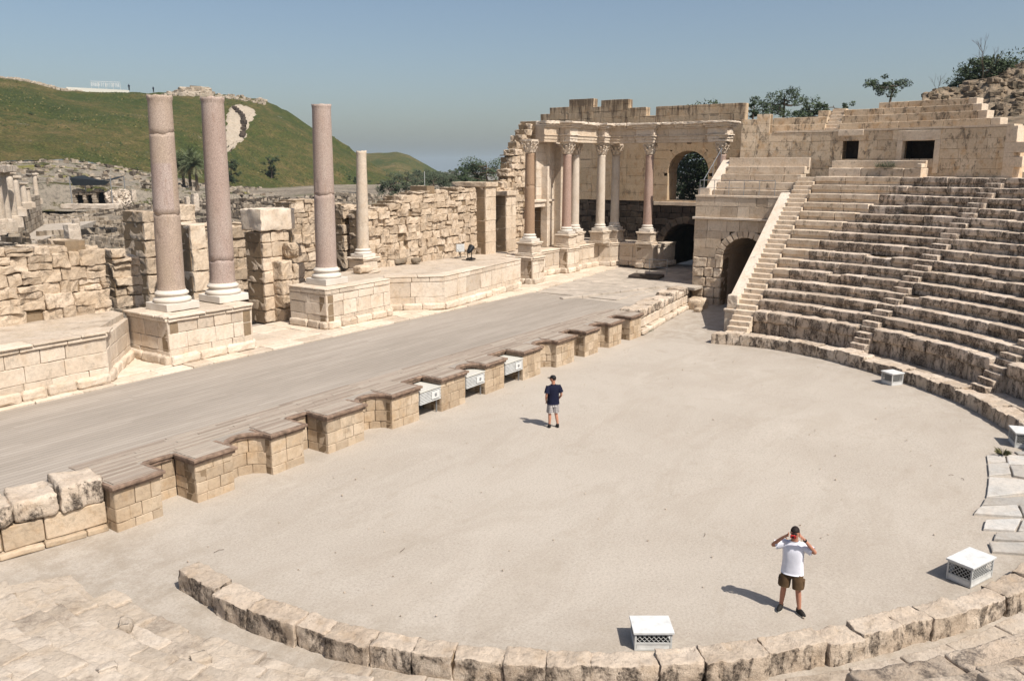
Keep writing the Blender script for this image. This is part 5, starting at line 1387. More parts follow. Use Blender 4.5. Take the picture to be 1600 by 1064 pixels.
for i, (px, yb, yt, d, lab) in enumerate(((-8, 356, 264, 80, 'white colonnade column cut by the left photo edge'), (3, 352, 266, 84, 'first tall white colonnade column from the left edge'), (12, 352, 268, 88, 'second tall white colonnade column from the left edge'), (22, 346, 268, 92, 'fluted looking white column with a wide foot beside the street'), (29, 330, 275, 108, 'shorter white column behind the tall ones'), (39, 320, 286, 125, 'low white column stub left of the smallest stub'), (45, 318, 293, 132, 'smallest white column stub in the colonnade'), (58, 313, 271, 150, 'lone white column standing at the far end of the colonnade'))):
    p = far(px, yb, d); pt = far(px, yt, d); h = pt.z-p.z; r_ = .40 if i < 7 else .38
    t = thing('marble_column', lab, 'column', (p.x, p.y, p.z), 'white columns of the distant colonnade')
    mb = MB(); mb.rbox(-r_*1.5, r_*1.5, -r_*1.5, r_*1.5, -.6, h*.07, lambda a, b, c: (p.x+a, p.y+b, p.z+c), .03, .02, 1); mb.lathe([(r_*1.35, p.z+h*.07), (r_*1.3, p.z+h*.1), (r_*1.05, p.z+h*.12)], p.x, p.y, 16); mb.build('base', M['slab'], t)
    mb = MB(); mb.lathe([(r_, p.z+h*.1)]+[(r_*(1-.14*k/8)*U(.98, 1.02), p.z+h*(.12+.8*k/8)) for k in range(9)], p.x, p.y, 16); mb.build('shaft', M['slab'], t, True)
    mb = MB(); mb.rbox(-r_*1.3, r_*1.3, -r_*1.3, r_*1.3, h*.95, h, lambda a, b, c: (p.x+a, p.y+b, p.z+c), .04, .05, .3); mb.lathe([(r_*.86, p.z+h*.9), (r_*1.2, p.z+h*.955)], p.x, p.y, 16); mb.build('capital', M['slab'], t)
pa, pb = far(-30, 262, 78), far(16, 263, 90)
mb = MB(); mp, L = line(pa[:2], pb[:2]); mb.rbox(0, L, -.5, .5, pb.z-.35, pb.z+.25, mp, .05, .08, .4); tag(mb.build('colonnade_beam', M['slab']), 'weathered stone beam lying across the tall colonnade columns', 'beam')
mb = MB(); pa, pb = far(24, 322, 120), far(64, 315, 150); mp, L = line(pa[:2], pb[:2]); masonry(mb, mp, L, -2, pa.z+.5, 1.2, .8, (1, 2), .08, .05, .02, res=.6); tag(mb.build('low_wall', M['rubble']), 'low stone platform wall carrying the far colonnade stubs', 'wall')
# arched ruin under a black shade
rp = far(146, 321, 128); rt = thing('arched_ruin', 'small pale ruin with three dark arches below the black canopy', 'ruin', rp)
dr = Vector((math.sin(A), -math.cos(A), 0)); mp = lambda s, d, z: (rp.x+dr.x*s+(-dr.y)*d*1.0, rp.y+dr.y*s+dr.x*d*1.0, rp.z+z)
mp = lambda s, d, z: (rp.x+dr.x*s+math.cos(A)*d, rp.y+dr.y*s+math.sin(A)*d, rp.z+z)
def rh(z):
    o = []
    for c_, r_, hh_ in ((-1.9, .5, 1.1), (-.55, .42, 1.05), (1.05, .55, 1.35)):
        if z < hh_: o.append((c_-r_, c_+r_))
        elif z < hh_+r_: q = math.sqrt(r_*r_-(z-hh_)**2); o.append((c_-q, c_+q))
    return o
mb = MB(); random.seed(303); masonry(mb, mp, 4.2, -.3, lambda s: 2.0+.25*math.sin(s*2.3), .8, .35, (.3, .7), .08, .08, .01, holes=rh, s_start=-2.8, res=.3); mb.build('wall', M['rubble'], rt)
mb = MB(); mb.box(-2.6, 2.0, .8, 4, -.3, 1.7, .3, mp); mb.build('shade_block', M['dark'], rt)  # solid black block, paints the shade seen through the arches
mb = MB(); mb.rbox(1.7, 4.3, -.3, 2.5, -.3, 2.0, mp, .5, .3, .4, .8); mb.rbox(-3.4, 4.3, -2.2, -.6, -.4, .25, mp, .1, .1, .5, .8); mb.build('broken_masonry', M['slab'], rt)
ct = thing('shade_canopy', 'sagging black shade cloth stretched above the arched ruin', 'canopy', rp); mb = MB()
vs, fs = gridmesh(lambda u, v: mp(-2.6+5.6*u, -.6+4.0*v, 3.55-.55*math.sin(math.pi*min(1, u*1.15))-.2*u+.75*(1-v)*(.2+(1-u)**3)*.3+.5*v), [i/14 for i in range(15)], [i/8 for i in range(9)])
mb.add(vs, fs); vs2 = [(x, y, z-.03) for x, y, z in vs]; mb.add(vs2, fs)
mb.add([mp(-2.6, -.6, 3.7), mp(-2.2, -.62, 2.7), mp(2.2, -.62, 2.75), mp(3.0, -.6, 3.3)], [(0, 1, 2, 3)]); mb.build('cloth', M['canopy'], ct)
for s, d in ((-2.6, -.6), (3.0, -.6), (-2.6, 3.4), (3.0, 3.4)): mb = MB(); mb.tube([mp(s, d, -.3), mp(s, d, 3.9)], .06, 6); mb.build('pole', M['steel'], ct)
# pale standing stones among the ruins
for i, (px, yb, yt, d, wd, lab) in enumerate(((208, 306, 297, 140, .7, 'squat white block standing left of the cracked column in the ruins'), (293, 320, 308, 120, .55, 'short white pillar between the two left columns'), (305, 320, 303, 118, .75, 'taller cream pillar between the two left columns'), (120, 360, 342, 78, .5, 'small white ruined pedestal below the street'), (112, 362, 350, 76, .9, 'broad white block beside the small ruined pedestal'))):
    p = far(px, yb, d); h = far(px, yt, d).z-p.z; mb = MB(); mb.rbox(-wd/2, wd/2, -wd/2, wd/2, -.8, h, lambda a, b, c: (p.x+a, p.y+b, p.z+c), .06, .05, .3, .9)
    tag(mb.build('standing_stone', M['slab']), lab, 'stone')
pt = thing('pole', 'thin pale pole standing among the far bushes', 'pole', far(664, 305, 150)); p = far(664, 306, 150); mb = MB(); mb.tube([p, p+Vector((0, 0, 4.3))], .05, 6); mb.build('shaft', M['whitegrey'], pt)
# tiny far buildings on the plain
for i, (px, py, lab) in enumerate(((694, 279, 'tiny white building on the distant plain'), (706, 279.5, 'tiny pale shed on the distant plain right of the white one'))):
    p = far(px, py, 900); t = thing('distant_building', lab, 'building', p); mb = MB(); mb.box(p.x-3, p.x+3, p.y-2, p.y+2, p.z-3, p.z+3.5); mb.build('walls', M['cream'], t); mb = MB(); mb.box(p.x-3.3, p.x+3.3, p.y-2.3, p.y+2.3, p.z+3.5, p.z+3.9); mb.build('roof', M['whitegrey'], t)

# ================================================================== SMALL THINGS IN THE THEATRE
# lamp boxes
def lampbox(label, c, ang, w_, d_, h, kind):
    t = thing('lamp_housing', label, 'lamp housing', (c[0], c[1], 0), 'white lamp housings round the orchestra'); ca, sa_ = math.cos(ang), math.sin(ang)
    mp = lambda x, y, z: (c[0]+x*ca-y*sa_, c[1]+x*sa_+y*ca, z); I = lambda *a: a
    mb = MB(); mb.rbox(-w_/2-.03, w_/2+.03, -d_/2-.03, d_/2+.03, h-.045, h, mp, .008, 0, 3); mb.build('lid', M['white'], t)
    mb = MB()
    for x in (-w_/2, w_/2-.035):
        for y in (-d_/2, d_/2-.035): mb.box(x, x+.035, y, y+.035, 0, h-.045, .5, mp)
    for z in (.0, .12, h-.08):
        mb.box(-w_/2+.035, w_/2-.035, -d_/2, -d_/2+.03, z, z+.03, .5, mp); mb.box(-w_/2+.035, w_/2-.035, d_/2-.03, d_/2, z, z+.03, .5, mp)
        mb.box(-w_/2, -w_/2+.03, -d_/2+.035, d_/2-.035, z, z+.03, .5, mp); mb.box(w_/2-.03, w_/2, -d_/2+.035, d_/2-.035, z, z+.03, .5, mp)
    mb.build('frame', M['whitegrey'], t)
    mb = MB(); e = .008
    sides = ((-w_/2+.04, w_/2-.04, -d_/2+e, 0), (-w_/2+.04, w_/2-.04, d_/2-e-.01, 0), (-d_/2+.04, d_/2-.04, -w_/2+e, 1), (-d_/2+.04, d_/2-.04, w_/2-e-.01, 1))
    for a, b, q, k in sides: 
        if k == 0: mb.box(a, b, q, q+.008, .03, .12, .5, mp)
        else: mb.box(q, q+.008, a, b, .03, .12, .5, mp)
    mb.build('skirt', M['white'], t)
    mb = MB()
    for a, b, q, k in sides:
        z0, z1 = .15, h-.08; hh_ = z1-z0; u = a-hh_
        while u < b:
            for sg in (0, 1):
                p0u, p1u = u, u+hh_; p0z, p1z = (z0, z1) if sg == 0 else (z1, z0)
                if p0u < a: f_ = (a-p0u)/hh_; p0z += (p1z-p0z)*f_; p0u = a
                if p1u > b: f_ = (b-p0u)/(p1u-p0u); p1z = p0z+(p1z-p0z)*f_; p1u = b
                if p1u-p0u > .01:
                    A_ = mp(p0u, q, p0z) if k == 0 else mp(q, p0u, p0z); B_ = mp(p1u, q, p1z) if k == 0 else mp(q, p1u, p1z); mb.tube([A_, B_], .005, 3)
            u += .085
    mb.build('mesh_grille', M['whitegrey'], t)
    mb = MB(); mb.box(-w_/2+.05, w_/2-.05, -d_/2+.05, d_/2-.05, .0, .14, .5, mp); mb.rbox(-w_*.38, w_*.38, -d_*.34, d_*.34, .14, h-.09, mp, .04, 0, 1); mb.build('lamp', M['black'], t)  # black lamp and base filler enlarged to darken the inside of the box
b0 = onZ(988, 1016, .02); b1 = onZ(1054, 1016, .02); a_ = math.atan2(b1.y-b0.y, b1.x-b0.x); c_ = (b0+b1)/2+Vector((-math.sin(a_), math.cos(a_), 0))*.29
lampbox('white lamp housing standing against the near kerb at the bottom of the photo', c_, a_, .68, .52, .38, 0)
b0 = onZ(1515, 919, .02); b1 = onZ(1485, 911, .02); b2 = onZ(1553, 899, .02); a_ = math.atan2(b2.y-b0.y, b2.x-b0.x)
c_ = b0+(b2-b0)*.5+Vector((-math.sin(a_), math.cos(a_), 0))*.27
lampbox('widest white lamp housing beside the grey flagstones and near kerb', c_, a_, .88, .52, .47, 0)
b0 = onZ(1576, 697, .02); a_ = R(20); lampbox('white lamp housing half cut by the right photo edge', b0+Vector((.02, -.3, 0))+Vector((.42, .0, 0)), R(18), .74, .54, .5, 0)
b0 = onZ(1390, 602, .02); lampbox('smallest looking white lamp housing against the far kerb', b0+Vector((.42, -.0, 0)), R(-36), .56, .58, .5, 0)
# grey flagstones at the right edge of the orchestra
random.seed(401); mb = MB()
fp = [[(1541, 712), (1570, 712), (1572, 722), (1543, 724)], [(1572, 712), (1660, 716), (1660, 730), (1574, 726)], [(1543, 725), (1575, 724), (1580, 741), (1545, 744)], [(1577, 728), (1660, 732), (1660, 757), (1583, 744)], [(1545, 746), (1600, 750), (1612, 770), (1541, 777)], [(1601, 750), (1670, 758), (1670, 775), (1614, 770)],
      [(1540, 779), (1640, 776), (1650, 790), (1533, 790)], [(1532, 792), (1590, 790), (1598, 808), (1521, 803)], [(1592, 790), (1670, 792), (1670, 812), (1600, 808)], [(1540, 813), (1596, 811), (1585, 830), (1536, 827)], [(1598, 812), (1670, 814), (1670, 836), (1590, 831)], [(1556, 833), (1600, 832), (1660, 838), (1660, 850), (1552, 843)], [(1545, 848), (1600, 848), (1660, 853), (1660, 870), (1550, 862)], [(1585, 706), (1660, 706), (1660, 714), (1590, 710)]]
for q in fp:
    P = [onZ(x, y, .03) for x, y in q]; c = sum(P, Vector())/len(P); h = .05+U(-.01, .02); tn = U(0, 1); vs = []
    sub = []
    for i in range(len(P)):
        a_, b_ = P[i], P[(i+1) % len(P)]
        for k in range(5): p = a_.lerp(b_, k/5); sub.append(c+(p-c)*(.985+.03*noise.noise(p*3)))
    m = len(sub); vs = [(p.x, p.y, -.05) for p in sub]+[(p.x, p.y, h-.012) for p in sub]+[tuple((c+(p-c)*.97)[:2])+(h,) for p in sub]
    fs = [tuple(range(2*m, 3*m))[::-1]]
    for i in range(m): j = (i+1) % m; fs += [(i, m+i, m+j, j), (m+i, 2*m+i, 2*m+j, m+j)]
    mb.add(vs, fs, tn)
tag(mb.build('flagstones', M['flag']), 'patch of cracked grey flagstones at the right edge of the orchestra', 'paving')
# spotlight on the long podium, floodlight and little stones beside it
sp = onY(733, 404, 15.6); z0 = 3.1; sp = onZ(734, 405, 3.12)
t = thing('spotlight', 'black spotlight on a round foot standing on the long podium', 'spotlight', sp); mb = MB()
mb.lathe([(.3, z0), (.3, z0+.06), (.1, z0+.1), (.06, z0+.12)], sp.x+.1, sp.y, 16); mb.build('foot', M['black'], t)
mb = MB(); mb.tube([(sp.x, sp.y-.14, z0+.08), (sp.x-.02, sp.y-.16, z0+.55)], .03, 6); mb.tube([(sp.x, sp.y+.14, z0+.08), (sp.x-.02, sp.y+.16, z0+.55)], .03, 6); mb.build('bracket', M['black'], t)
mb = MB(); mb.tube([(sp.x-.16, sp.y, z0+.42), (sp.x-.05, sp.y, z0+.5), (sp.x+.14, sp.y, z0+.68), (sp.x+.22, sp.y, z0+.76)], [.08, .15, .19, .2], 14); mb.build('lamp_head', M['black'], t)
mb = MB(); mb.tube([(sp.x+.225, sp.y, z0+.765), (sp.x+.235, sp.y, z0+.775)], [.17, .17], 14); mb.build('lens', M['glass'], t)
fl = onZ(719, 402, 3.12); t = thing('floodlight', 'pale square floodlight on a stand behind the black spotlight', 'floodlight', fl); mb = MB()
mb.rbox(-.28, .28, -.06, .06, .35, .82, lambda a, b, c: (fl.x+a*.8+b*.5, fl.y-a*.5+b, z0+c), .02, 0, 2); mb.build('lamp_head', M['whitegrey'], t)
mb = MB(); mb.tube([(fl.x, fl.y, z0), (fl.x, fl.y, z0+.4)], .03, 6); mb.tube([(fl.x-.3, fl.y+.2, z0+.02), (fl.x+.3, fl.y-.2, z0+.02)], .025, 6); mb.tube([(fl.x-.2, fl.y-.2, z0+.02), (fl.x-.25, fl.y-.1, z0+.4), (fl.x-.28, fl.y, z0+.5)], .012, 5); mb.build('stand', M['black'], t)
for px, py, s, lab in ((625, 412, .5, 'oval grey stone lying on the podium nearer the white column'), (650, 411, .3, 'small round stone lying on the podium nearer the spotlight')):
    p = onZ(px, py, 3.1); mb = MB(); mb.rbox(-s, s, -.2, .2, -.02, .3, lambda a, b, c: (p.x+a, p.y+b, 3.1+c), .16, .04, .1, .1); tag(mb.build('loose_stone', M['rubble'], None, True), lab, 'stone')
p = onZ(566, 425, 3.2); mb = MB(); mb.rbox(-.42, .42, -.3, .3, 0, .42, lambda a, b, c: (p.x+a, p.y+b, 3.14+c), .12, .06, .15, .4); tag(mb.build('loose_block', M['lime'], None, True), 'worn block at the foot of the white marble column', 'stone')
# low dark platform with a thin rail before the far arch
p = onZ(1010, 432, 1.25); t = thing('railed_platform', 'small dark platform with a thin rail in front of the dark arch', 'platform', p); mb = MB()
mb.rbox(-1.05, 1.05, -.75, .75, 1.18, 1.36, lambda a, b, c: (p.x+a*.2+b, p.y-a+b*.2, c), .03, .01, 1); mb.build('platform', M['basalt'], t)
mb = MB()
for s in (-.2, 1.0): mb.tube([(p.x+.9+s*.2, p.y-s, 1.3), (p.x+.9+s*.2, p.y-s, 2.35)], .022, 6)
for z in (1.8, 2.33): mb.tube([(p.x+.86, p.y+.2, z), (p.x+1.1, p.y-1.0, z)], .02, 6)
mb.build('rail', M['steel'], t)
# long low kerb line across the paving
a_, b_ = onZ(880, 468, 1.2), onZ(1032, 449, 1.2); mp, L = line(a_[:2], b_[:2]); mb = MB(); s = 0
while s < L: mb.rbox(s, min(L, s+1.5)-.02, 0, .35, 1.1, 1.29, mp, .03, .02, .4); s += 1.5
tag(mb.build('step', M['paving2']), 'low stone step crossing the paving beyond the boards', 'step')
# twigs and pebbles on the gravel
random.seed(411); mb = MB()
for _ in range(130):
    a = U(0, 6.28); r_ = 14.6*math.sqrt(U(0, 1)); x, y = r_*math.cos(a), r_*math.sin(a)
    if y > 3.4: continue
    simple_block(mb, (x, y, .02), U(.015, .05), U(.015, .04), U(.01, .025), U(0, 3), U(.2, 1))
tag(mb.build('pebbles', M['slab']), 'small pebbles strewn over the dusty orchestra floor', 'pebbles', kind='stuff')
mb = MB()
for px, py in ((447, 729), (350, 858), (1490, 742), (1506, 750), (1100, 838), (625, 862)):
    p = onZ(px, py, .02); a = U(0, 3); l = U(.12, .28); mb.tube([p, p+Vector((math.cos(a)*l*.5, math.sin(a)*l*.5, .015)), p+Vector((math.cos(a+.2)*l, math.sin(a+.2)*l, 0))], .006, 4)
tag(mb.build('twigs', M['bark']), 'thin dry twigs lying scattered on the gravel', 'twigs', kind='stuff')

# ================================================================== PEOPLE
def skin(name, chains, mat, parent, sub=1, subs_smooth=True):
    """chains: list of joint lists [(pos, radius or (rx, ry)), ...]; joints with equal positions are shared"""
    vs = []; rad = []; ed = []; key = {}
    for ch in chains:
        prev = None
        for p, r_ in ch:
            k = tuple(round(c, 4) for c in p)
            if k not in key: key[k] = len(vs); vs.append(p); rad.append(r_ if isinstance(r_, tuple) else (r_, r_))
            i = key[k]
            if prev is not None and prev != i: ed.append((prev, i))
            prev = i
    me = bpy.data.meshes.new(name+'_cage'); me.from_pydata(vs, ed, []); o = bpy.data.objects.new(name, me); C.objects.link(o)
    m1 = o.modifiers.new('s', 'SKIN'); m1.use_smooth_shade = True; m1.branch_smoothing = .3
    for i, r_ in enumerate(rad): me.skin_vertices[0].data[i].radius = r_
    for i in range(len(vs)): me.skin_vertices[0].data[i].use_root = (i == 0)
    m2 = o.modifiers.new('u', 'SUBSURF'); m2.levels = sub; m2.render_levels = sub
    dg = bpy.context.evaluated_depsgraph_get(); dg.update(); ev = o.evaluated_get(dg); new = bpy.data.meshes.new_from_object(ev); o.modifiers.clear(); o.data = new
    new.materials.clear(); new.materials.append(M[mat]); a = new.attributes.new('tone', 'FLOAT', 'POINT')
    for p in new.polygons: p.use_smooth = True
    attach(o, parent); o.name = name; new.name = name; bpy.data.meshes.remove(me)
    return o
def ellipsoid(mb, mp, c, r_, n_=14, m_=10, fn=None, zmin=-1, tone=.5):
    vs = []; fs = []
    for i in range(m_+1):
        th = math.pi*i/m_
        for j in range(n_):
            ph = 2*math.pi*j/n_; d = [math.sin(th)*math.cos(ph), math.sin(th)*math.sin(ph), max(zmin, math.cos(th))]
            if fn: d = fn(d)
            vs.append(mp(c[0]+r_[0]*d[0], c[1]+r_[1]*d[1], c[2]+r_[2]*d[2]))
    for i in range(m_):
        for j in range(n_): k = (j+1) % n_; fs.append((i*n_+j, (i+1)*n_+j, (i+1)*n_+k, i*n_+k))
    mb.add(vs, fs, tone)
def person(label, foot, face_dir, pose, cl, hgt=1.78):
    """local frame: +x to the person's left, +y forward"""
    f = Vector((face_dir[0], face_dir[1], 0)).normalized(); l = Vector((-f.y, f.x, 0)); k = hgt/1.78; B = Vector((foot[0], foot[1], 0))
    G = lambda x, y, z: tuple(B+l*x*k+f*y*k+Vector((0, 0, z*k)))
    t = thing('person', label, 'person', B)
    P = pose; sh = .185; g = lambda q: G(*q)
    def rr(*a): return tuple(x*k for x in a)
    torso = [(g((0, 0, .93)), rr(.11, .08)), (g((0, .0, 1.06)), rr(.115, .08)), (g((0, .005, 1.22)), rr(.12, .08)), (g((0, 0, 1.38)), rr(.11, .07)), (g((0, 0, 1.47)), rr(.058, .055)), (g((0, .01, 1.53)), rr(.066, .066)), (g((0, .02, 1.60)), rr(.066, .075)), (g((0, .025, 1.68)), rr(.078, .095)), (g((0, .02, 1.745)), rr(.062, .08))]
    arms = []; legs = []
    for sg, A_ in ((1, P['L']), (-1, P['R'])):
        e, w_ = A_['elbow'], A_['wrist']
        arms.append([(g((0, 0, 1.38)), rr(.11, .07)), (g((sg*sh, 0, 1.41)), rr(.062, .062)), (g(((sg*sh+e[0])/2, e[1]/2, (1.41+e[2])/2)), rr(.05, .05)), (g(e), rr(.041, .041)), (g(tuple((e[i]*.45+w_[i]*.55) for i in range(3))), rr(.037, .037)), (g(w_), rr(.026, .026))])
        h_, kn, an = (sg*.09, 0, .9), A_['knee'], A_['ankle']
        legs.append([(g((0, 0, .93)), rr(.11, .08)), (g(h_), rr(.088, .09)), (g(tuple((h_[i]+kn[i])/2 for i in range(3))), rr(.078, .08)), (g(kn), rr(.056, .058)), (g((kn[0]*.6+an[0]*.4, kn[1]*.6+an[1]*.4-.015, kn[2]*.6+an[2]*.4)), rr(.056, .058)), (g(tuple(an)), rr(.036, .038)), (g((an[0], an[1]+.0, .05)), rr(.034, .034))])
    chains = [torso]+arms+legs
    for sg, A_ in ((1, P['L']), (-1, P['R'])):          # palm, four fingers, thumb
        w_ = Vector(A_['wrist']); hd = Vector(A_['hand']).normalized(); sd_ = Vector(A_['spread']).normalized(); nn = hd.cross(sd_); cu = A_.get('curl', .5)
        pm = w_+hd*.045; chains.append([(g(tuple(w_)), rr(.026, .026)), (g(tuple(pm)), rr(.036, .02))])
        for i, (of, L_) in enumerate(((-.03, .07), (-.01, .08), (.01, .074), (.03, .058))):
            b_ = w_+hd*.085+sd_*of; q1 = b_+(hd+nn*cu*.5).normalized()*L_*.5; q2 = q1+(hd+nn*cu*1.8).normalized()*L_*.5
            chains.append([(g(tuple(pm)), rr(.036, .02)), (g(tuple(b_)), rr(.0105, .0105)), (g(tuple(q1)), rr(.0095, .0095)), (g(tuple(q2)), rr(.008, .008))])
        th = w_+hd*.03-sd_*.035; chains.append([(g(tuple(pm)), rr(.036, .02)), (g(tuple(th)), rr(.012, .012)), (g(tuple(th+(hd*.6-sd_*.7+nn*.5).normalized()*.045)), rr(.010, .010))])
    body = skin('body', chains, 'skin', t, 2)
    # face: nose, ears, jaw
    hx, hy, hz = P.get('head', (0, 0, 0)); mb = MB(); yaw = P.get('yaw', 0); cy_, sy_ = math.cos(yaw), math.sin(yaw)
    hp = lambda x, y, z: G(x*cy_-(y-.02)*sy_+hx, x*sy_+(y-.02)*cy_+.02+hy, z+hz)
    ellipsoid(mb, hp, (0, .035, 1.665), (.076, .096, .115), 18, 14, lambda d: [d[0]*(1 if d[2] > -.2 else 1+.35*(d[2]+.2)), d[1]*(1 if d[1] > 0 else .95), d[2]])
    ellipsoid(mb, hp, (0, .132, 1.652), (.012, .022, .024), 8, 6); ellipsoid(mb, hp, (.077, .03, 1.66), (.012, .02, .032), 8, 6); ellipsoid(mb, hp, (-.077, .03, 1.66), (.012, .02, .032), 8, 6)
    ellipsoid(mb, hp, (0, .118, 1.612), (.024, .012, .007), 8, 6, tone=.2)
    mb.build('head', M['skin'], t, True)
    if not P.get('glasses'):
        mb = MB()
        for x in (-.03, .03): ellipsoid(mb, hp, (x, .12, 1.68), (.012, .008, .006), 8, 6)
        mb.build('eyes', M['black'], t, True)
    mb = MB(); ellipsoid(mb, hp, (0, .026, 1.695), (.086, .107, .102), 20, 14, lambda d: [d[0], d[1], max(d[2], -.6 if d[1] < .15 else .12)]); mb.build('hair', M['hair'], t, True)
    if P.get('cap'):
        mb = MB(); ellipsoid(mb, hp, (0, .028, 1.715), (.088, .106, .088), 18, 12, lambda d: [d[0], d[1], max(d[2], -.1)])
        vs = []
        for i in range(9):
            a = math.pi*(i/8)
            for rr_, zz in ((.085, 1.712), (.0, 1.705)):
                y = .1+(.095*math.sin(a) if rr_ == 0 else 0); vs.append(hp(-.078*math.cos(a), .08+ (0 if rr_ else .15*math.sin(a)+.0), zz))
        fs = [(2*i, 2*i+1, 2*i+3, 2*i+2) for i in range(8)]; vs2 = [(x, y, z-.008) for x, y, z in vs]; mb.add(vs, fs); mb.add(vs2, fs)
        mb.build('cap', M[cl['cap']], t, True)
    # clothes
    def loft(mb, rings, seg=26, fold=.006, ph=0):
        vs = []; fs = []
        for i, (c, rx, ry, ax) in enumerate(rings):
            ax = Vector(ax).normalized(); e1 = Vector((1, 0, 0)); e1 = (e1-ax*e1.dot(ax)).normalized() if abs(ax.x) < .9 else Vector((0, 0, 1)).cross(ax).normalized(); e2 = ax.cross(e1)
            for j in range(seg):
                th = 2*math.pi*j/seg; f_ = 1+fold*18*noise.noise(Vector((math.cos(th)*2.2+ph, math.sin(th)*2.2, i*.35)))*.35
                ct_, st_ = math.cos(th), math.sin(th); ct_ = math.copysign(abs(ct_)**.85, ct_); st_ = math.copysign(abs(st_)**.85, st_)
                p = Vector(c)+e1*rx*ct_*f_+e2*ry*st_*f_; vs.append(g(tuple(p)))
        for i in range(len(rings)-1):
            for j in range(seg): k_ = (j+1) % seg; fs.append((i*seg+j, i*seg+k_, (i+1)*seg+k_, (i+1)*seg+j))
        fs.append(tuple(range(seg))); fs.append(tuple((len(rings)-1)*seg+j for j in range(seg-1, -1, -1)))
        mb.add(vs, fs)
    Zx = (0, 0, 1); wd = cl.get('wide', 1.)
    mb = MB()
    loft(mb, [((0, 0, .815), .215*wd, .15, Zx), ((0, 0, .86), .212*wd, .15, Zx), ((0, 0, .98), .20*wd, .142, Zx), ((0, .004, 1.12), .195*wd, .138, Zx), ((0, .006, 1.25), .203*wd, .14, Zx), ((0, .002, 1.34), .212*wd, .13, Zx), ((0, 0, 1.405), .205*wd, .112, Zx), ((0, -.004, 1.445), .165, .095, Zx), ((0, -.004, 1.475), .105, .078, Zx), ((0, 0, 1.495), .078, .07, Zx)])
    for sg, A_ in ((1, P['L']), (-1, P['R'])):
        e = Vector(A_['elbow']); s0 = Vector((sg*.12, 0, 1.40)); s1 = Vector((sg*.19, 0, 1.395)); en = s1.lerp(e, .72); ax = (en-s1)
        loft(mb, [(tuple(s0), .06, .075, (sg, 0, -.1)), (tuple(s1), .088, .085, tuple(ax.normalized()+Vector((sg, 0, 0)))), (tuple(s1.lerp(en, .4)), .088, .086, tuple(ax)), (tuple(s1.lerp(en, .75)), .088, .088, tuple(ax)), (tuple(en), .09, .09, tuple(ax))], 18, .005, sg)
    mb.build('shirt', M[cl['shirt']], t, True)
    mb = MB(); loft(mb, [((0, 0, .74), .19, .125, Zx), ((0, 0, .8), .2, .135, Zx), ((0, 0, .9), .185, .13, Zx), ((0, 0, .99), .165, .12, Zx)], 24, .004)
    for sg, A_ in ((1, P['L']), (-1, P['R'])):
        kn = Vector(A_['knee']); h_ = Vector((sg*.098, 0, .84)); en = h_.lerp(kn, cl.get('len', .95)); ax = tuple(h_-en)
        loft(mb, [(tuple(en), .108, .118, ax), (tuple(en.lerp(h_, .05)), .11, .12, ax), (tuple(en.lerp(h_, .5)), .107, .122, ax), (tuple(en.lerp(h_, .85)), .102, .125, ax), (tuple(h_), .09, .12, ax)], 22, .008, sg*3)
    mb.build('shorts', M[cl['shorts']], t, True)
    if cl.get('pockets'):
        mb = MB()
        for sg, A_ in ((1, P['L']), (-1, P['R'])):
            kn = A_['knee']; c = (sg*.205+(kn[0]-sg*.09)*.5, .0, .63); mb.rbox(-.02, .018, -.075, .075, -.09, .08, lambda a, b, d: G(c[0]+a, c[1]+b, c[2]+d), .015, .006, .05)
        mb.build('pocket', M[cl['shorts']], t, True)
    for sg, A_ in ((1, P['L']), (-1, P['R'])):
        an = A_['ankle']; tw = A_.get('toe', 0); ct, s_ = math.cos(tw), math.sin(tw); q = lambda a, b, d: G(an[0]+a*ct-b*s_, an[1]+a*s_+b*ct, d)
        mb = MB(); ellipsoid(mb, q, (0, .055, .05), (.052, .145, .07), 14, 10, lambda d: [d[0], d[1], max(d[2], -.5)*(1 if d[1] < .0 else 1-.35*d[1])]); ellipsoid(mb, q, (0, -.02, .085), (.045, .055, .05), 12, 8); sh1 = mb.build('shoe', M['shoe'], t, True)
        mb = MB(); ellipsoid(mb, q, (0, .055, .018), (.055, .15, .018), 14, 8, lambda d: [d[0], d[1], max(min(d[2], .7), -.8)]); mb.build('sole', M[cl.get('sole', 'sole')], sh1, True)
        if cl.get('socks'):
            mb = MB(); mb.tube([q(0, 0, .09), q(0, 0, .15)], [.046*k, .045*k], 10); mb.build('sock', M['whitegrey'], t)
    return t, G, hp
f1 = onZ(1233, 953, 0)
# facing the camera, elbows out, camera at the eyes
p1, G1, H1 = person('man in white T-shirt and brown shorts photographing with both hands raised', (f1.x, f1.y), (CAMP.x-f1.x, CAMP.y-f1.y+1.5), dict(
    L=dict(elbow=(.41, .05, 1.33), wrist=(.17, .17, 1.64), hand=(-.55, .25, .5), spread=(0, -.7, .7), curl=.9, knee=(.14, .05, .50), ankle=(.19, .05, .09), toe=-.75),
    R=dict(elbow=(-.41, .05, 1.33), wrist=(-.17, .17, 1.62), hand=(.55, .25, .45), spread=(0, -.7, .7), curl=-.9, knee=(-.13, .03, .50), ankle=(-.16, .02, .09), toe=.15),
    cap=False, glasses=True), dict(shirt='wshirt', shorts='brown', pockets=True, len=.92))
mb = MB(); ellipsoid(mb, H1, (0, .12, 1.678), (.062, .022, .02), 12, 8); mb.build('sunglasses', M['black'], p1, True)
mb = MB(); 
for a_ in range(14):
    a0_, a1_ = 6.283*a_/14, 6.283*(a_+1)/14
w_ = Vector((.17, .17, 1.64)).lerp(Vector((.41, .05, 1.33)), .10); w2 = Vector((.17, .17, 1.64)).lerp(Vector((.41, .05, 1.33)), .18); mb.tube([G1(*w_), G1(*w2)], .036, 12); mb.build('wrist_watch', M['black'], p1)
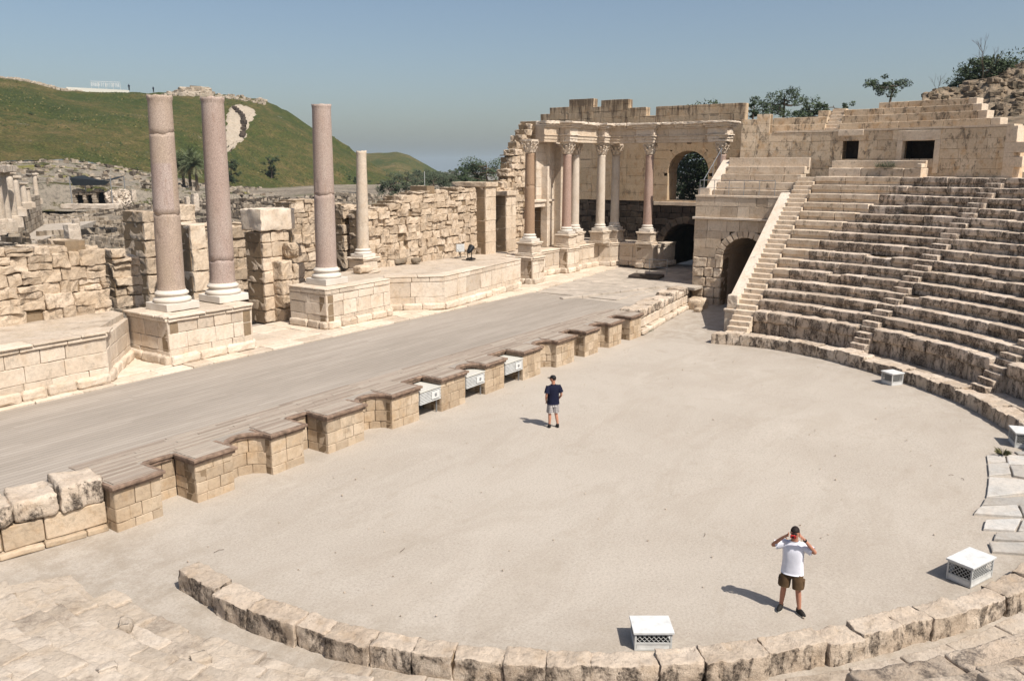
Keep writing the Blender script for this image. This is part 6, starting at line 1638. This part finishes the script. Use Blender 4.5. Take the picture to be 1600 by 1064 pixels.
cm = thing('camera', 'small red compact camera held up at the face of the man in white', 'camera', G1(0, .2, 1.66)); mb = MB()
mb.rbox(-.055, .055, -.014, .014, -.032, .032, lambda a, b, c: G1(a-.01, .205+b, 1.655+c), .008, 0, .1); mb.build('body', M['red'], cm)
mb = MB(); mb.tube([G1(-.01, .22, 1.655), G1(-.01, .242, 1.655)], .02, 12); mb.build('lens', M['black'], cm)
f2 = onZ(864, 667, 0)
p2, G2, H2 = person('man in navy T-shirt, plaid shorts and black cap seen from behind', (f2.x, f2.y), (.62, .78), dict(
    L=dict(elbow=(.27, -.07, 1.13), wrist=(.22, .10, .93), hand=(-.3, .4, -.9), spread=(-.2, .9, .3), curl=.6, knee=(.11, .03, .50), ankle=(.13, -.01, .09), toe=.35),
    R=dict(elbow=(-.27, -.07, 1.13), wrist=(-.22, .10, .93), hand=(.3, .4, -.9), spread=(.2, .9, .3), curl=-.6, knee=(-.10, .02, .50), ankle=(-.15, -.06, .09), toe=.2),
    cap=True, yaw=-.95), dict(shirt='navy', shorts='plaid', cap='black', len=.93, sole='black', socks=False))
# tiny far people
def tiny(label, p, mat, h=1.7, grp=None):
    t = thing('person', label, 'person', p); k = h/1.7; mb = MB()
    for s in (-1, 1): mb.tube([(p.x+s*.12*k, p.y, p.z-.1), (p.x+s*.1*k, p.y, p.z+.8*k)], [.07*k, .1*k], 6)
    mb.build('legs', M['shoe'], t)
    mb = MB(); mb.tube([(p.x, p.y, p.z+.78*k), (p.x, p.y, p.z+1.1*k), (p.x, p.y, p.z+1.38*k), (p.x, p.y, p.z+1.46*k)], [.17*k, .19*k, .22*k, .08*k], 8)
    for s in (-1, 1): mb.tube([(p.x+s*.2*k, p.y, p.z+1.36*k), (p.x+s*.3*k, p.y+.05, p.z+1.1*k), (p.x+s*.24*k, p.y+.2, p.z+.95*k)], [.07*k, .055*k, .04*k], 6)
    mb.build('torso', M[mat], t)
    mb = MB(); ellipsoid(mb, lambda x, y, z: (p.x+x, p.y+y, p.z+z), (0, 0, 1.6*k), (.1*k, .11*k, .13*k), 10, 8); mb.build('head', M['hair'], t, True)
tiny('tiny walker in bright green on the colonnaded street', far(28.5, 334, 150), 'green')
tiny('tiny dark figure on the hilltop at the end of the white wall', far(202, 141.5, 338), 'navy', 2.2)
tiny('tiny dark figure on the hilltop just above the cracked column', far(240, 144.5, 338), 'navy', 2.0)

# ================================================================== HAZE
m, n, b = nt('haze'); n.nodes.remove(b); v = n.nodes.new('ShaderNodeVolumePrincipled'); v.inputs['Color'].default_value = (.80, .93, 1, 1); v.inputs['Density'].default_value = .00013; v.inputs['Anisotropy'].default_value = .2
n.links.new(v.outputs[0], n.nodes['Material Output'].inputs['Volume'])
USE_HAZE = True
if USE_HAZE:
    mb = MB(); mb.box(-9500, 9500, -9500, 9500, -70, 130); o = mb.build('haze', m); o['kind'] = 'stuff'
